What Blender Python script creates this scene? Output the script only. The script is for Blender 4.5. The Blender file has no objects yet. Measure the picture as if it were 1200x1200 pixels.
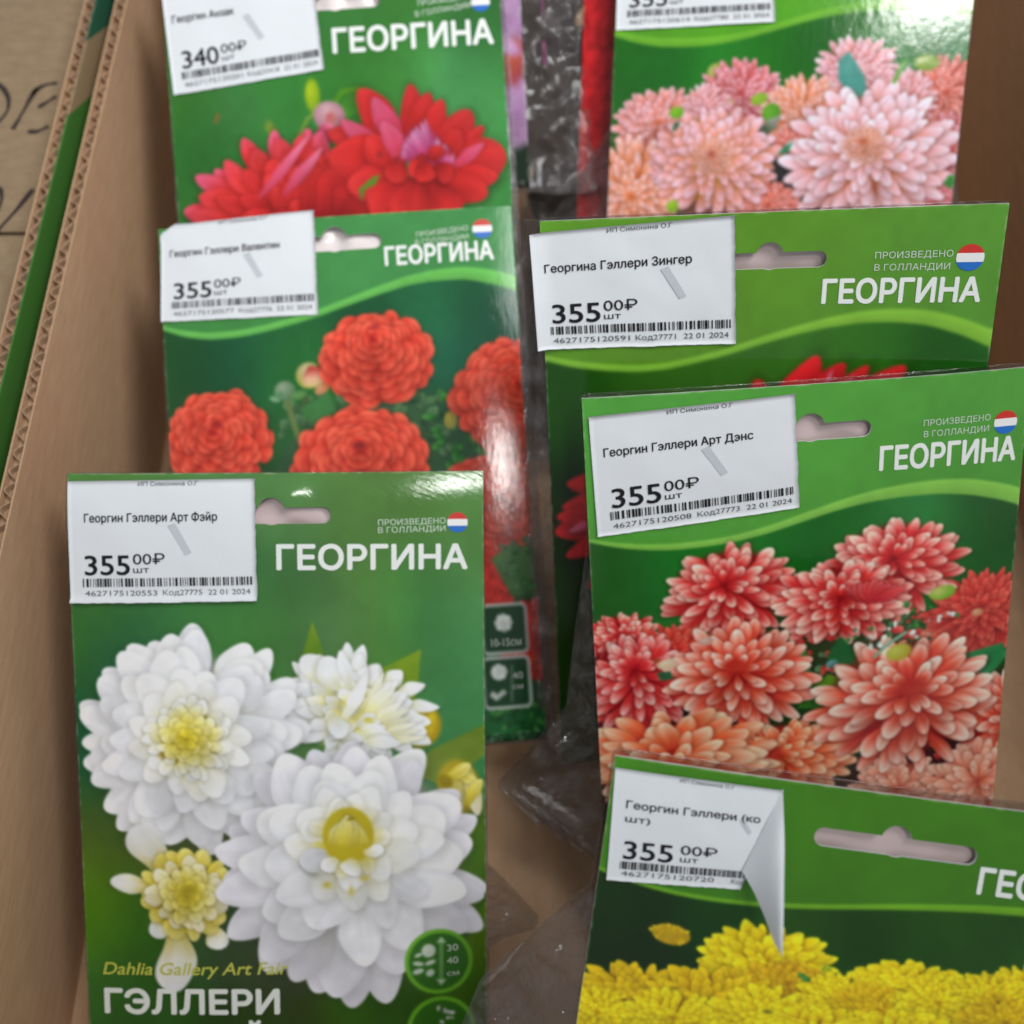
import bpy, math, random
import numpy as np
from mathutils import Matrix, Vector
from mathutils.geometry import interpolate_bezier, delaunay_2d_cdt

scene = bpy.context.scene
COL = scene.collection
W, H = .13, .192                 # every seed packet card, metres
RIM, WALL_X, WALL_X2 = .115, -.154, .218
BOX_Y0, BOX_Y1 = -.15, .56

# ---------------------------------------------------------------- camera, world, lamps, exposure
cam = bpy.data.cameras.new('camera'); cam_o = bpy.data.objects.new('camera', cam); COL.objects.link(cam_o)
cam_o.location = (0, 0, .400); cam_o.rotation_euler = (math.radians(25), 0, 0)
cam.sensor_width = 36; cam.sensor_fit = 'HORIZONTAL'; cam.lens = 36.0
cam.clip_start = .005; cam.clip_end = 50
cam.dof.use_dof = True; cam.dof.focus_distance = .282; cam.dof.aperture_fstop = 8.5
scene.camera = cam_o

world = bpy.data.worlds.new('World'); scene.world = world; world.use_nodes = True
bg = world.node_tree.nodes['Background']
bg.inputs[0].default_value = (.93, .98, 1.03, 1); bg.inputs[1].default_value = .36

def area(name, loc, target, sx, sy, power, col):
    l = bpy.data.lights.new(name, 'AREA'); l.shape = 'RECTANGLE'; l.size = sx; l.size_y = sy
    l.energy = power; l.color = col
    o = bpy.data.objects.new(name, l); COL.objects.link(o)
    o.location = loc
    o.rotation_euler = (Vector(target) - Vector(loc)).to_track_quat('-Z', 'Y').to_euler()
    return o
area('ceiling_lamp', (.28, -.27, 1.66), (.16, .3, .13), .19, .13, 5.0, (1.0, .985, .95))
sw = area('shop_light', (.33, .27, .88), (-.07, .345, .1), .34, .28, .70, (.985, .99, 1.0))
sw.data.spread = math.radians(58)

scene.view_settings.view_transform = 'Standard'; scene.view_settings.look = 'None'
scene.view_settings.exposure = 0.0; scene.view_settings.gamma = 1.0
scene.view_settings.use_curve_mapping = False
scene.render.engine = 'CYCLES'
scene.cycles.use_denoising = True
scene.cycles.max_bounces = 6; scene.cycles.transparent_max_bounces = 16
scene.cycles.caustics_reflective = False; scene.cycles.caustics_refractive = False

# ---------------------------------------------------------------- helpers
def lin(c):
    c = np.asarray(c, float) / 255.0
    return np.where(c <= .04045, c / 12.92, ((c + .055) / 1.055) ** 2.4)

def tag(o, label=None, category=None, group=None, kind=None):
    if label: o['label'] = label
    if category: o['category'] = category
    if group: o['group'] = group
    if kind: o['kind'] = kind
    return o

def mesh_object(name, verts, faces, material, parent=None, smooth=False):
    me = bpy.data.meshes.new(name)
    me.from_pydata([tuple(map(float, v)) for v in verts], [], [tuple(map(int, f)) for f in faces])
    if smooth: me.polygons.foreach_set('use_smooth', [True] * len(me.polygons))
    me.materials.append(material)
    o = bpy.data.objects.new(name, me); COL.objects.link(o)
    if parent: o.parent = parent
    return o

def box_geo(x0, x1, y0, y1, z0, z1, V=None, Fc=None):
    V = [] if V is None else V; Fc = [] if Fc is None else Fc
    n = len(V)
    V += [(x0, y0, z0), (x1, y0, z0), (x1, y1, z0), (x0, y1, z0), (x0, y0, z1), (x1, y0, z1), (x1, y1, z1), (x0, y1, z1)]
    Fc += [tuple(i + n for i in f) for f in ((0, 3, 2, 1), (4, 5, 6, 7), (0, 1, 5, 4), (1, 2, 6, 5), (2, 3, 7, 6), (3, 0, 4, 7))]
    return V, Fc

def noise2(x, y, seed=0):
    """smooth value noise, -1..1, numpy arrays"""
    xi = np.floor(x).astype(int); yi = np.floor(y).astype(int); xf = x - xi; yf = y - yi
    def h(a, b):
        n = (a * 374761393 + b * 668265263 + seed * 1442695041) & 0x7fffffff
        n = ((n ^ (n >> 13)) * 1274126177) & 0x7fffffff
        n = n ^ (n >> 16)
        return (n & 0xffff) / 32767.5 - 1
    sx = xf * xf * (3 - 2 * xf); sy = yf * yf * (3 - 2 * yf)
    a = h(xi, yi) * (1 - sx) + h(xi + 1, yi) * sx
    b = h(xi, yi + 1) * (1 - sx) + h(xi + 1, yi + 1) * sx
    return a * (1 - sy) + b * sy

# ---------------------------------------------------------------- materials
def new_mat(name):
    m = bpy.data.materials.new(name); m.use_nodes = True
    nt = m.node_tree; b = nt.nodes['Principled BSDF']
    return m, nt, b

def noise_node(nt, scale, detail=4, rough=.55, vec=None):
    n = nt.nodes.new('ShaderNodeTexNoise'); n.inputs['Scale'].default_value = scale
    n.inputs['Detail'].default_value = detail; n.inputs['Roughness'].default_value = rough
    if vec: nt.links.new(vec, n.inputs['Vector'])
    return n

def mapping(nt, scale, rot=(0, 0, 0)):
    tc = nt.nodes.new('ShaderNodeTexCoord'); mp = nt.nodes.new('ShaderNodeMapping')
    mp.inputs['Scale'].default_value = scale; mp.inputs['Rotation'].default_value = rot
    nt.links.new(tc.outputs['Object'], mp.inputs['Vector'])
    return mp.outputs[0]

def bump(nt, b, height, strength, dist):
    bp = nt.nodes.new('ShaderNodeBump'); bp.inputs['Strength'].default_value = strength; bp.inputs['Distance'].default_value = dist
    nt.links.new(height, bp.inputs['Height']); nt.links.new(bp.outputs[0], b.inputs['Normal'])

def mat_print():
    m, nt, b = new_mat('glossy_print')
    a = nt.nodes.new('ShaderNodeAttribute'); a.attribute_name = 'Col'
    nt.links.new(a.outputs['Color'], b.inputs['Base Color'])
    b.inputs['Roughness'].default_value = .11; b.inputs['Specular IOR Level'].default_value = .36
    n1 = noise_node(nt, 1, 5, .65, mapping(nt, (900, 160, 160), (0, 0, math.radians(-35))))
    n2 = noise_node(nt, 38, 3)
    mx = nt.nodes.new('ShaderNodeMath'); mx.operation = 'MULTIPLY_ADD'; mx.inputs[1].default_value = .10
    nt.links.new(n1.outputs[0], mx.inputs[0]); nt.links.new(n2.outputs[0], mx.inputs[2])
    bump(nt, b, mx.outputs[0], .35, .00016)
    return m

def mat_flat(name, c, rough=.4, spec=.4):
    m, nt, b = new_mat(name)
    r = lin(c); b.inputs['Base Color'].default_value = (*r, 1)
    b.inputs['Roughness'].default_value = rough; b.inputs['Specular IOR Level'].default_value = spec
    return m

def mat_paper():
    m, nt, b = new_mat('sticker_paper')
    n = noise_node(nt, 60, 4)
    r = nt.nodes.new('ShaderNodeValToRGB')
    r.color_ramp.elements[0].color = (.74, .77, .80, 1); r.color_ramp.elements[1].color = (.80, .825, .85, 1)
    nt.links.new(n.outputs[0], r.inputs[0]); nt.links.new(r.outputs[0], b.inputs['Base Color'])
    b.inputs['Roughness'].default_value = .62; b.inputs['Specular IOR Level'].default_value = .25
    n2 = noise_node(nt, 220, 3); bump(nt, b, n2.outputs[0], .15, .0002)
    return m

def mat_card(name, c0, c1, stripes=True):
    m, nt, b = new_mat(name)
    n = noise_node(nt, 46, 6, .65)
    n2 = noise_node(nt, 1, 4, .7, mapping(nt, (700, 500, 1400)))
    r = nt.nodes.new('ShaderNodeValToRGB')
    r.color_ramp.elements[0].position = .3; r.color_ramp.elements[1].position = .72
    r.color_ramp.elements[0].color = (*lin(c0), 1); r.color_ramp.elements[1].color = (*lin(c1), 1)
    ma = nt.nodes.new('ShaderNodeMath'); ma.operation = 'MULTIPLY_ADD'; ma.inputs[1].default_value = .35
    sb = nt.nodes.new('ShaderNodeMath'); sb.operation = 'SUBTRACT'; sb.inputs[1].default_value = .17
    nt.links.new(n2.outputs[0], ma.inputs[0]); nt.links.new(n.outputs[0], ma.inputs[2])
    nt.links.new(ma.outputs[0], sb.inputs[0])
    nt.links.new(sb.outputs[0], r.inputs[0]); nt.links.new(r.outputs[0], b.inputs['Base Color'])
    b.inputs['Roughness'].default_value = .75; b.inputs['Specular IOR Level'].default_value = .2
    wv = nt.nodes.new('ShaderNodeTexWave'); wv.inputs['Scale'].default_value = 25; wv.bands_direction = 'Y'
    wv.inputs['Distortion'].default_value = 1.2; wv.inputs['Detail'].default_value = 2
    tc = nt.nodes.new('ShaderNodeTexCoord'); nt.links.new(tc.outputs['Object'], wv.inputs['Vector'])
    ad = nt.nodes.new('ShaderNodeMath'); ad.operation = 'MULTIPLY_ADD'; ad.inputs[1].default_value = .03 if stripes else 0
    nt.links.new(wv.outputs[1], ad.inputs[0]); nt.links.new(n2.outputs[0], ad.inputs[2])
    bump(nt, b, ad.outputs[0], .35, .0005)
    return m

def mat_film(name, tint, alpha, rough, crinkle=.55):
    """clear plastic film: mostly see-through, faintly dusty, with its own gloss"""
    m, nt, b = new_mat(name)
    b.inputs['Base Color'].default_value = (*lin(tint), 1)
    b.inputs['Roughness'].default_value = rough; b.inputs['Specular IOR Level'].default_value = .8
    b.inputs['Coat Weight'].default_value = .6; b.inputs['Coat Roughness'].default_value = .06
    n = noise_node(nt, 42, 4, .6)
    mr = nt.nodes.new('ShaderNodeMapRange'); mr.inputs[1].default_value = .35; mr.inputs[2].default_value = .7
    mr.inputs[3].default_value = alpha * (.55 if alpha < .9 else 1); mr.inputs[4].default_value = min(1, alpha * 1.5)
    nt.links.new(n.outputs[0], mr.inputs[0]); nt.links.new(mr.outputs[0], b.inputs['Alpha'])
    n2 = noise_node(nt, 34, 2, .5); n2.noise_type = 'RIDGED_MULTIFRACTAL'
    bump(nt, b, n2.outputs[0], crinkle, .0022)
    return m

def mat_peat():
    m, nt, b = new_mat('peat'); n = noise_node(nt, 420, 6, .7)
    r = nt.nodes.new('ShaderNodeValToRGB')
    r.color_ramp.elements[0].color = (.012, .008, .006, 1); r.color_ramp.elements[1].color = (.13, .085, .055, 1)
    nt.links.new(n.outputs[0], r.inputs[0]); nt.links.new(r.outputs[0], b.inputs['Base Color'])
    b.inputs['Roughness'].default_value = .95
    bump(nt, b, n.outputs[0], 1, .002)
    return m

M_PRINT = mat_print(); M_PAPER = mat_paper()
M_INK = mat_flat('label_ink', (30, 30, 34), .6, .2); M_INK2 = mat_flat('label_ink_small', (84, 86, 92), .6, .2)
M_GREYBAR = mat_flat('label_grey_bar', (196, 200, 206), .6, .2)
M_LETTER = mat_flat('white_print', (236, 240, 234), .3, .4); M_LETTER2 = mat_flat('small_white_print', (196, 214, 192), .3, .4)
M_CARD = mat_card('kraft_cardboard', (184, 148, 115), (200, 164, 130))
M_CARD2 = mat_card('pale_kraft_cardboard', (190, 152, 118), (206, 170, 136))
M_CARD3 = mat_card('darkened_kraft_cardboard', (140, 118, 92), (158, 136, 108))  # kraft darkened for the flaps, offsetting strong light from above
M_FLUTE = mat_card('fluting_paper', (150, 118, 92), (196, 166, 136), False)
M_FILM = mat_film('clear_film', (104, 97, 95), .27, .07, .40)
M_SEAL = mat_film('glare_film', (240, 228, 226), 1.0, .35, .02)  # header film copy with glare put into its lighter colour
M_SEAL2 = mat_film('dull_film', (206, 184, 182), 1.0, .35, .02)
M_PEAT = mat_peat()
M_MARKER = mat_flat('black_marker', (58, 50, 48), .7, .2)

ART = {'denz': [('bg',
           [((0.0344, 0.4345), (42, 92, 34)), ((0.0728, 0.4808), (36, 96, 38)), ((0.1641, 0.4653), (40, 126, 48)), ((0.2554, 0.4068), (30, 118, 40)),
            ((0.3154, 0.3684), (24, 112, 22)), ((0.4144, 0.3753), (26, 116, 28)), ((0.484, 0.4013), (16, 92, 26)), ((0.5716, 0.3441), (22, 104, 26)),
            ((0.7265, 0.3029), (56, 136, 70)), ((0.6495, 0.3286), (28, 108, 28)), ((0.8273, 0.3619), (36, 118, 44)), ((0.875, 0.4929), (26, 104, 28)),
            ((0.921, 0.3062), (44, 84, 38)), ((0.9781, 0.4145), (24, 70, 22)), ((0.9966, 0.5231), (22, 92, 26)), ((0.7661, 0.316), (48, 120, 60)),
            ((0.4775, 0.6425), (40, 60, 34)), ((0.6193, 0.6072), (60, 70, 40)), ((0.2068, 0.857), (40, 30, 24)), ((0.543, 0.8324), (26, 60, 26)),
            ((0.905, 0.9532), (60, 24, 30)), ((0.0022, 0.7013), (90, 30, 28)), ((0.7639, 1.0917), (70, 30, 28))],
           0.0704),
          ('head',
           [((-0.0287, 0.3317), 0.0061), ((0.0066, 0.3405), 0.0082), ((0.0578, 0.3525), 0.0123), ((0.127, 0.3616), 0.0144), ((0.1965, 0.3643), 0.0164),
            ((0.2659, 0.3607), 0.0164), ((0.3353, 0.3528), 0.0164), ((0.4142, 0.3352), 0.0183), ((0.4924, 0.3114), 0.0203), ((0.5701, 0.2878), 0.0222),
            ((0.6474, 0.2706), 0.0261), ((0.7246, 0.2617), 0.03), ((0.8018, 0.2589), 0.034), ((0.8795, 0.2664), 0.038), ((0.9582, 0.2862), 0.0402),
            ((1.0282, 0.3137), 0.0424)],
           (134, 198, 80),
           [((0.0328, 0.0238), (84, 162, 66)), ((0.2167, 0.3446), (84, 160, 54)), ((0.5257, 0.0391), (86, 168, 64)), ((0.6827, 0.1879), (82, 154, 52)),
            ((0.8268, 0.041), (86, 158, 68)), ((0.9713, 0.2081), (80, 150, 58))]),
          ('mottle', (0.6412, 0.6538), 0.1948, 0.0866, 90, 0.0238, ['dred', 'dcor', 'leafg', 'leafm', 'dred'], 12),
          ('mottle', (0.0802, 0.8483), 0.1356, 0.1356, 60, 0.0226, ['dred', 'dredd'], 13),
          ('mottle', (0.9507, 1.0051), 0.1384, 0.1153, 60, 0.0231, ['dredd', 'dcor'], 14),
          ('flower', (0.9298, 0.5931), 0.1515,
           {'ang': -8, 'jit': 0.06, 'off': (0.0, -0.0299), 'pal': 'dr', 'rings': 'fine', 'seed': 60, 'sh': 0.35, 'sq': 0.8, 'tip': 0.5}),
          ('ell', (0.9193, 0.5857), 0.0213, 0.0149, 0, (220, 190, 140), (210, 110, 80), 0.6),
          ('poly', [(0.884, 0.6933), (0.9884, 0.6733), (1.0032, 0.7061), (0.9646, 0.7631), (0.9142, 0.7782), (0.8828, 0.739)], (36, 128, 66), (60, 150, 96), 0.0044),
          ('flower', (1.0386, 0.8903), 0.1602, {'ang': 0, 'jit': 0.06, 'off': (0.0, 0.0), 'pal': 'dn', 'rings': 'spoon', 'seed': 61, 'sh': 0.35, 'sq': 1, 'tip': 0.2}),
          ('flower', (0.7135, 0.4472), 0.1745,
           {'ang': 0, 'jit': 0.06, 'off': (-0.0083, -0.0291), 'pal': 'dnr', 'rings': 'spoon', 'seed': 62, 'sh': 0.35, 'sq': 0.72, 'tip': 0.3}),
          ('flower', (0.3347, 0.4902), 0.1767,
           {'ang': -6, 'jit': 0.06, 'off': (-0.0337, -0.0337), 'pal': 'dnr', 'rings': 'spoon', 'seed': 63, 'sh': 0.35, 'sq': 0.72, 'tip': 0.2}),
          ('flower', (0.5867, 0.5296), 0.1733,
           {'ang': 0, 'jit': 0.06, 'off': (0.0, -0.0169), 'pal': 'dnr', 'rings': 'spoon', 'seed': 64, 'sh': 0.35, 'sq': 0.66, 'tip': 0.3}),
          ('ell', (0.66, 0.5041), 0.0757, 0.0378, 0, (196, 52, 56), (200, 60, 54), 0.5), ('petal', (0.6612, 0.5348), (0.5957, 0.4952), 0.0147, 'dredp', 0.4, 0.4, 0),
          ('petal', (0.6612, 0.5348), (0.6135, 0.4899), 0.0147, 'dredp', 0.4, 0.4, 1), ('petal', (0.6612, 0.5348), (0.6314, 0.4847), 0.0147, 'dredp', 0.4, 0.4, 2),
          ('petal', (0.6612, 0.5348), (0.6491, 0.4794), 0.0146, 'dredp', 0.4, 0.4, 3), ('petal', (0.6612, 0.5348), (0.6669, 0.4741), 0.0146, 'dredp', 0.4, 0.4, 4),
          ('petal', (0.6612, 0.5348), (0.6851, 0.4819), 0.0146, 'dredp', 0.4, 0.4, 5), ('petal', (0.6612, 0.5348), (0.7034, 0.4897), 0.0147, 'dredp', 0.4, 0.4, 6),
          ('petal', (0.6612, 0.5348), (0.7217, 0.4975), 0.0147, 'dredp', 0.4, 0.4, 7), ('petal', (0.6612, 0.5348), (0.7401, 0.5053), 0.0147, 'dredp', 0.4, 0.4, 8),
          ('flower', (0.0685, 0.5961), 0.1077,
           {'ang': 0, 'jit': 0.06, 'off': (0.0, -0.0129), 'pal': 'dnr', 'rings': 'spoon', 'seed': 75, 'sh': 0.35, 'sq': 0.7, 'tip': 0.3}),
          ('flower', (0.1901, 0.6567), 0.124, {'ang': 0, 'jit': 0.06, 'off': (0.0, 0.0), 'pal': 'dr', 'rings': 'fine', 'seed': 76, 'sh': 0.35, 'sq': 0.8, 'tip': 0.5}),
          ('flower', (0.1096, 0.7227), 0.1566,
           {'ang': 0, 'jit': 0.06, 'off': (-0.0221, -0.0662), 'pal': 'dn2', 'rings': 'spoon', 'seed': 65, 'sh': 0.35, 'sq': 0.92, 'tip': 0.15}),
          ('poly', [(0.4788, 0.7342), (0.5404, 0.7153), (0.572, 0.7406), (0.5424, 0.8087), (0.4902, 0.8051)], (40, 96, 40), (60, 120, 40), 0.0045),
          ('poly', [(0.5105, 0.7713), (0.561, 0.7168), (0.5923, 0.7305), (0.593, 0.7537), (0.546, 0.7808)], (96, 150, 40), (80, 130, 40), 0.0044),
          ('poly', [(0.5558, 0.6706), (0.5891, 0.6164), (0.6207, 0.6524), (0.6301, 0.6871), (0.592, 0.7189)], (36, 100, 50), (50, 110, 60), 0.0044),
          ('ell', (0.5707, 0.6899), 0.0196, 0.0153, -20, (110, 170, 170), (80, 140, 130), 0.5),
          ('flower', (0.3504, 0.7161), 0.1911,
           {'ang': 0, 'jit': 0.06, 'off': (-0.0176, -0.0307), 'pal': 'dn', 'rings': 'spoon', 'seed': 66, 'sh': 0.35, 'sq': 0.84, 'tip': 0.15}),
          ('ell', (0.3381, 0.6784), 0.0393, 0.0305, 0, (196, 44, 36), (206, 66, 48), 0.7),
          ('ell', (0.1754, 0.6672), 0.0305, 0.0174, -10, (240, 224, 190), (220, 180, 150), 0.3),
          ('ell', (0.1488, 0.6562), 0.0131, 0.0087, 0, (160, 70, 40), (190, 90, 60), 0.5),
          ('poly', [(0.148, 0.6882), (0.1811, 0.6859), (0.189, 0.7072), (0.1577, 0.712)], (40, 90, 60), (50, 100, 60), 0.0033),
          ('ell', (0.2689, 0.61), 0.0215, 0.0151, -10, (220, 190, 180), (214, 150, 130), 0.4),
          ('flower', (0.7449, 1.0529), 0.1375, {'ang': 0, 'jit': 0.06, 'off': (0.0, 0.0), 'pal': 'dp', 'rings': 'spoon', 'seed': 67, 'sh': 0.35, 'sq': 0.7, 'tip': 0.1}),
          ('flower', (0.9542, 1.0548), 0.149, {'ang': 0, 'jit': 0.06, 'off': (0.0, 0.0), 'pal': 'dp', 'rings': 'spoon', 'seed': 68, 'sh': 0.35, 'sq': 0.9, 'tip': 0.1}),
          ('flower', (0.4732, 0.9382), 0.183,
           {'ang': 0, 'jit': 0.06, 'off': (-0.0503, -0.0091), 'pal': 'dno', 'rings': 'spoon', 'seed': 69, 'sh': 0.35, 'sq': 0.62, 'tip': 0.3}),
          ('ell', (0.4222, 0.9249), 0.0411, 0.032, -20, (200, 50, 44), (206, 70, 50), 0.7),
          ('flower', (0.1883, 0.9332), 0.2613,
           {'ang': 0, 'jit': 0.06, 'off': (-0.0229, 0.0321), 'pal': 'dno', 'rings': 'spoon', 'seed': 70, 'sh': 0.35, 'sq': 0.56, 'tip': 0.3}),
          ('flower', (0.7507, 0.8136), 0.2429,
           {'ang': 0, 'jit': 0.06, 'off': (0.0178, -0.049), 'pal': 'dn', 'rings': 'spoon', 'seed': 71, 'sh': 0.35, 'sq': 0.8, 'tip': 0.12}),
          ('ell', (0.7692, 0.7682), 0.0486, 0.0353, -10, (196, 42, 34), (208, 70, 50), 0.7),
          ('ell', (0.7317, 0.6714), 0.0369, 0.026, -15, (196, 206, 90), (190, 170, 50), 0.3),
          ('line', [(0.6728, 0.6787), (0.7022, 0.649), (0.7456, 0.6205)], 0.0086, (140, 180, 150)),
          ('mottle', (0.6909, 0.6234), 0.086, 0.0301, 18, 0.0129, ['leafg', 'icon', 'leafm'], 15),
          ('ell', (0.8291, 0.5245), 0.0379, 0.0211, -10, (206, 206, 110), (110, 180, 40), 0.3),
          ('mottle', (0.7898, 0.5745), 0.0766, 0.0213, 22, 0.0128, ['leafg', 'icon', 'dred'], 16)],
 'pink': [('bg',
           [((0.0521, 0.2846), (34, 104, 28)), ((0.0334, 0.428), (40, 104, 36)), ((0.1048, 0.3324), (30, 108, 34)), ((0.3251, 0.2752), (36, 122, 34)),
            ((0.4947, 0.2652), (32, 112, 24)), ((0.589, 0.2431), (22, 98, 24)), ((0.7067, 0.2329), (34, 116, 30)), ((0.8252, 0.2456), (60, 132, 66)),
            ((0.939, 0.2243), (70, 130, 80)), ((0.8073, 0.3024), (40, 122, 44)), ((0.1183, 0.5986), (30, 80, 30)), ((0.5201, 0.5962), (36, 42, 38)),
            ((0.9881, 0.6885), (60, 120, 50)), ((0.351, 0.6707), (120, 70, 60)), ((0.7218, 0.6671), (120, 80, 70))],
           0.0631),
          ('head',
           [((-0.0401, 0.1986), 0.0147), ((0.0034, 0.2109), 0.0195), ((0.062, 0.228), 0.0219), ((0.1375, 0.2382), 0.0242), ((0.2244, 0.2392), 0.0241),
            ((0.3101, 0.2331), 0.0215), ((0.3825, 0.22), 0.019), ((0.4538, 0.2025), 0.0189), ((0.5244, 0.1828), 0.0188), ((0.5944, 0.1655), 0.021),
            ((0.6758, 0.1509), 0.0254), ((0.7687, 0.1433), 0.0298), ((0.8849, 0.1474), 0.0342), ((1.0243, 0.1673), 0.0384)],
           (112, 182, 50), [((0.0215, 0.1666), (90, 160, 40)), ((0.5558, 0.1287), (86, 166, 34)), ((0.9019, 0.0899), (96, 166, 50)), ((0.3213, 0.217), (84, 160, 34))]),
          ('ell', (0.3009, 0.3195), 0.029, 0.0265, -20, (184, 190, 110), (170, 170, 60), 0.3),
          ('flower', (0.703, 0.3223), 0.1268, {'ang': 0, 'jit': 0.06, 'off': (0.0, 0.0), 'pal': 'pk', 'rings': 'fine', 'seed': 41, 'sh': 0.35, 'sq': 0.8, 'tip': 0.3}),
          ('poly', [(0.6478, 0.2896), (0.6743, 0.2669), (0.7256, 0.3363), (0.735, 0.3874), (0.6933, 0.4012), (0.6498, 0.3405)], (84, 164, 150), (66, 146, 136), 0.0047),
          ('flower', (0.3768, 0.386), 0.1305,
           {'ang': 0, 'jit': 0.06, 'off': (0.0, -0.0097), 'pal': 'pkr', 'rings': 'fine', 'seed': 42, 'sh': 0.35, 'sq': 0.8, 'tip': 0.3}),
          ('ell', (0.3484, 0.4048), 0.0146, 0.0121, 0, (200, 190, 110), (190, 120, 90), 0.6),
          ('flower', (0.9507, 0.379), 0.1207, {'ang': 0, 'jit': 0.06, 'off': (0.0, 0.0), 'pal': 'coral', 'rings': 'fine', 'seed': 43, 'sh': 0.35, 'sq': 0.9, 'tip': 0.3}),
          ('flower', (0.5563, 0.4337), 0.1247,
           {'ang': 0, 'jit': 0.06, 'off': (0.0, 0.0), 'pal': 'peach', 'rings': 'fine', 'seed': 44, 'sh': 0.35, 'sq': 0.9, 'tip': 0.3}),
          ('flower', (0.841, 0.4063), 0.0938, {'ang': 0, 'jit': 0.06, 'off': (0.0, 0.0), 'pal': 'pk', 'rings': 'fine', 'seed': 53, 'sh': 0.35, 'sq': 1, 'tip': 0.3}),
          ('flower', (0.152, 0.4644), 0.1509,
           {'ang': 0, 'jit': 0.06, 'off': (-0.0148, -0.0049), 'pal': 'pko', 'rings': 'fine', 'seed': 45, 'sh': 0.35, 'sq': 0.72, 'tip': 0.3}),
          ('flower', (0.2802, 0.4237), 0.0757, {'ang': 0, 'jit': 0.06, 'off': (0.0, 0.0), 'pal': 'pk', 'rings': 'fine', 'seed': 57, 'sh': 0.35, 'sq': 1, 'tip': 0.3}),
          ('flower', (0.0825, 0.6533), 0.1621,
           {'ang': 0, 'jit': 0.06, 'off': (-0.0152, 0.0253), 'pal': 'peach', 'rings': 'fine', 'seed': 46, 'sh': 0.35, 'sq': 1, 'tip': 0.3}),
          ('flower', (0.1941, 0.5859), 0.0774, {'ang': 0, 'jit': 0.06, 'off': (0.0, 0.0), 'pal': 'pk', 'rings': 'fine', 'seed': 55, 'sh': 0.35, 'sq': 1, 'tip': 0.3}),
          ('flower', (0.9871, 0.5462), 0.1107, {'ang': 0, 'jit': 0.06, 'off': (0.0, 0.0), 'pal': 'pkr', 'rings': 'fine', 'seed': 47, 'sh': 0.35, 'sq': 1.1, 'tip': 0.3}),
          ('flower', (0.9512, 0.6769), 0.0837, {'ang': 0, 'jit': 0.06, 'off': (0.0, 0.0), 'pal': 'pkr', 'rings': 'fine', 'seed': 48, 'sh': 0.35, 'sq': 1, 'tip': 0.3}),
          ('flower', (0.5635, 0.5239), 0.0968,
           {'ang': 0, 'jit': 0.06, 'off': (0.0, 0.0), 'pal': 'coral', 'rings': 'fine', 'seed': 56, 'sh': 0.35, 'sq': 0.7, 'tip': 0.3}),
          ('flower', (0.4778, 0.694), 0.1039, {'ang': 0, 'jit': 0.06, 'off': (0.0, 0.0), 'pal': 'coral', 'rings': 'fine', 'seed': 49, 'sh': 0.35, 'sq': 0.7, 'tip': 0.3}),
          ('flower', (0.3145, 0.5731), 0.1978,
           {'ang': 0, 'jit': 0.06, 'off': (-0.0099, -0.0247), 'pal': 'pkm', 'rings': 'fine', 'seed': 50, 'sh': 0.35, 'sq': 0.82, 'tip': 0.28}),
          ('ell', (0.3089, 0.5634), 0.084, 0.0643, 0, (222, 170, 70), (222, 150, 90), 1.0),
          ('flower', (0.3058, 0.5537), 0.0593,
           {'ang': 0, 'jit': 0.06, 'off': (0.0, 0.0), 'pal': 'peach', 'rings': 'fine', 'seed': 91, 'sh': 0.35, 'sq': 0.85, 'tip': 0.3}),
          ('ell', (0.3031, 0.5513), 0.0198, 0.0173, 0, (176, 84, 66), (206, 120, 90), 0.8),
          ('poly', [(0.4788, 0.5723), (0.5258, 0.5432), (0.5537, 0.5863), (0.5488, 0.6493), (0.5128, 0.6302)], (40, 44, 42), (52, 50, 48), 0.0049),
          ('flower', (0.7561, 0.5661), 0.2493,
           {'ang': 0, 'jit': 0.06, 'off': (-0.0096, -0.0432), 'pal': 'pkl', 'rings': 'fine', 'seed': 51, 'sh': 0.35, 'sq': 0.86, 'tip': 0.28}),
          ('ell', (0.7431, 0.5282), 0.0861, 0.0621, 0, (224, 170, 90), (222, 150, 100), 1.0),
          ('flower', (0.7398, 0.5187), 0.0621,
           {'ang': 0, 'jit': 0.06, 'off': (0.0, 0.0), 'pal': 'peach', 'rings': 'fine', 'seed': 92, 'sh': 0.35, 'sq': 0.85, 'tip': 0.3}),
          ('ell', (0.737, 0.514), 0.0215, 0.0167, -20, (190, 94, 66), (214, 126, 90), 0.8),
          ('ell', (0.1932, 0.4331), 0.0246, 0.0197, -10, (140, 200, 50), (100, 170, 40), 0.3),
          ('ell', (0.4315, 0.3956), 0.0289, 0.0193, -20, (150, 196, 50), (130, 170, 50), 0.3),
          ('ell', (0.4685, 0.4336), 0.0314, 0.0314, -30, (110, 180, 50), (80, 150, 40), 0.3),
          ('poly', [(0.4372, 0.4764), (0.4601, 0.4525), (0.496, 0.4407), (0.4864, 0.4763), (0.4583, 0.4955)], (200, 190, 190), (60, 80, 50), 0.0049),
          ('ell', (0.1955, 0.7019), 0.0202, 0.0227, 20, (160, 200, 40), (120, 160, 40), 0.3),
          ('ell', (0.8911, 0.2985), 0.0416, 0.0254, 0, (180, 196, 110), (120, 160, 40), 0.3),
          ('line', [(0.8073, 0.3507), (0.8225, 0.314), (0.8348, 0.2958)], 0.0116, (100, 170, 60)),
          ('poly', [(0.4921, 0.5529), (0.51, 0.5289), (0.5381, 0.512), (0.5258, 0.5432)], (60, 150, 100), (50, 130, 90), 0.0036),
          ('poly', [(0.97, 0.629), (0.984, 0.6052), (1.0075, 0.605), (0.9954, 0.6455)], (60, 140, 60), (50, 130, 50), 0.0036),
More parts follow.
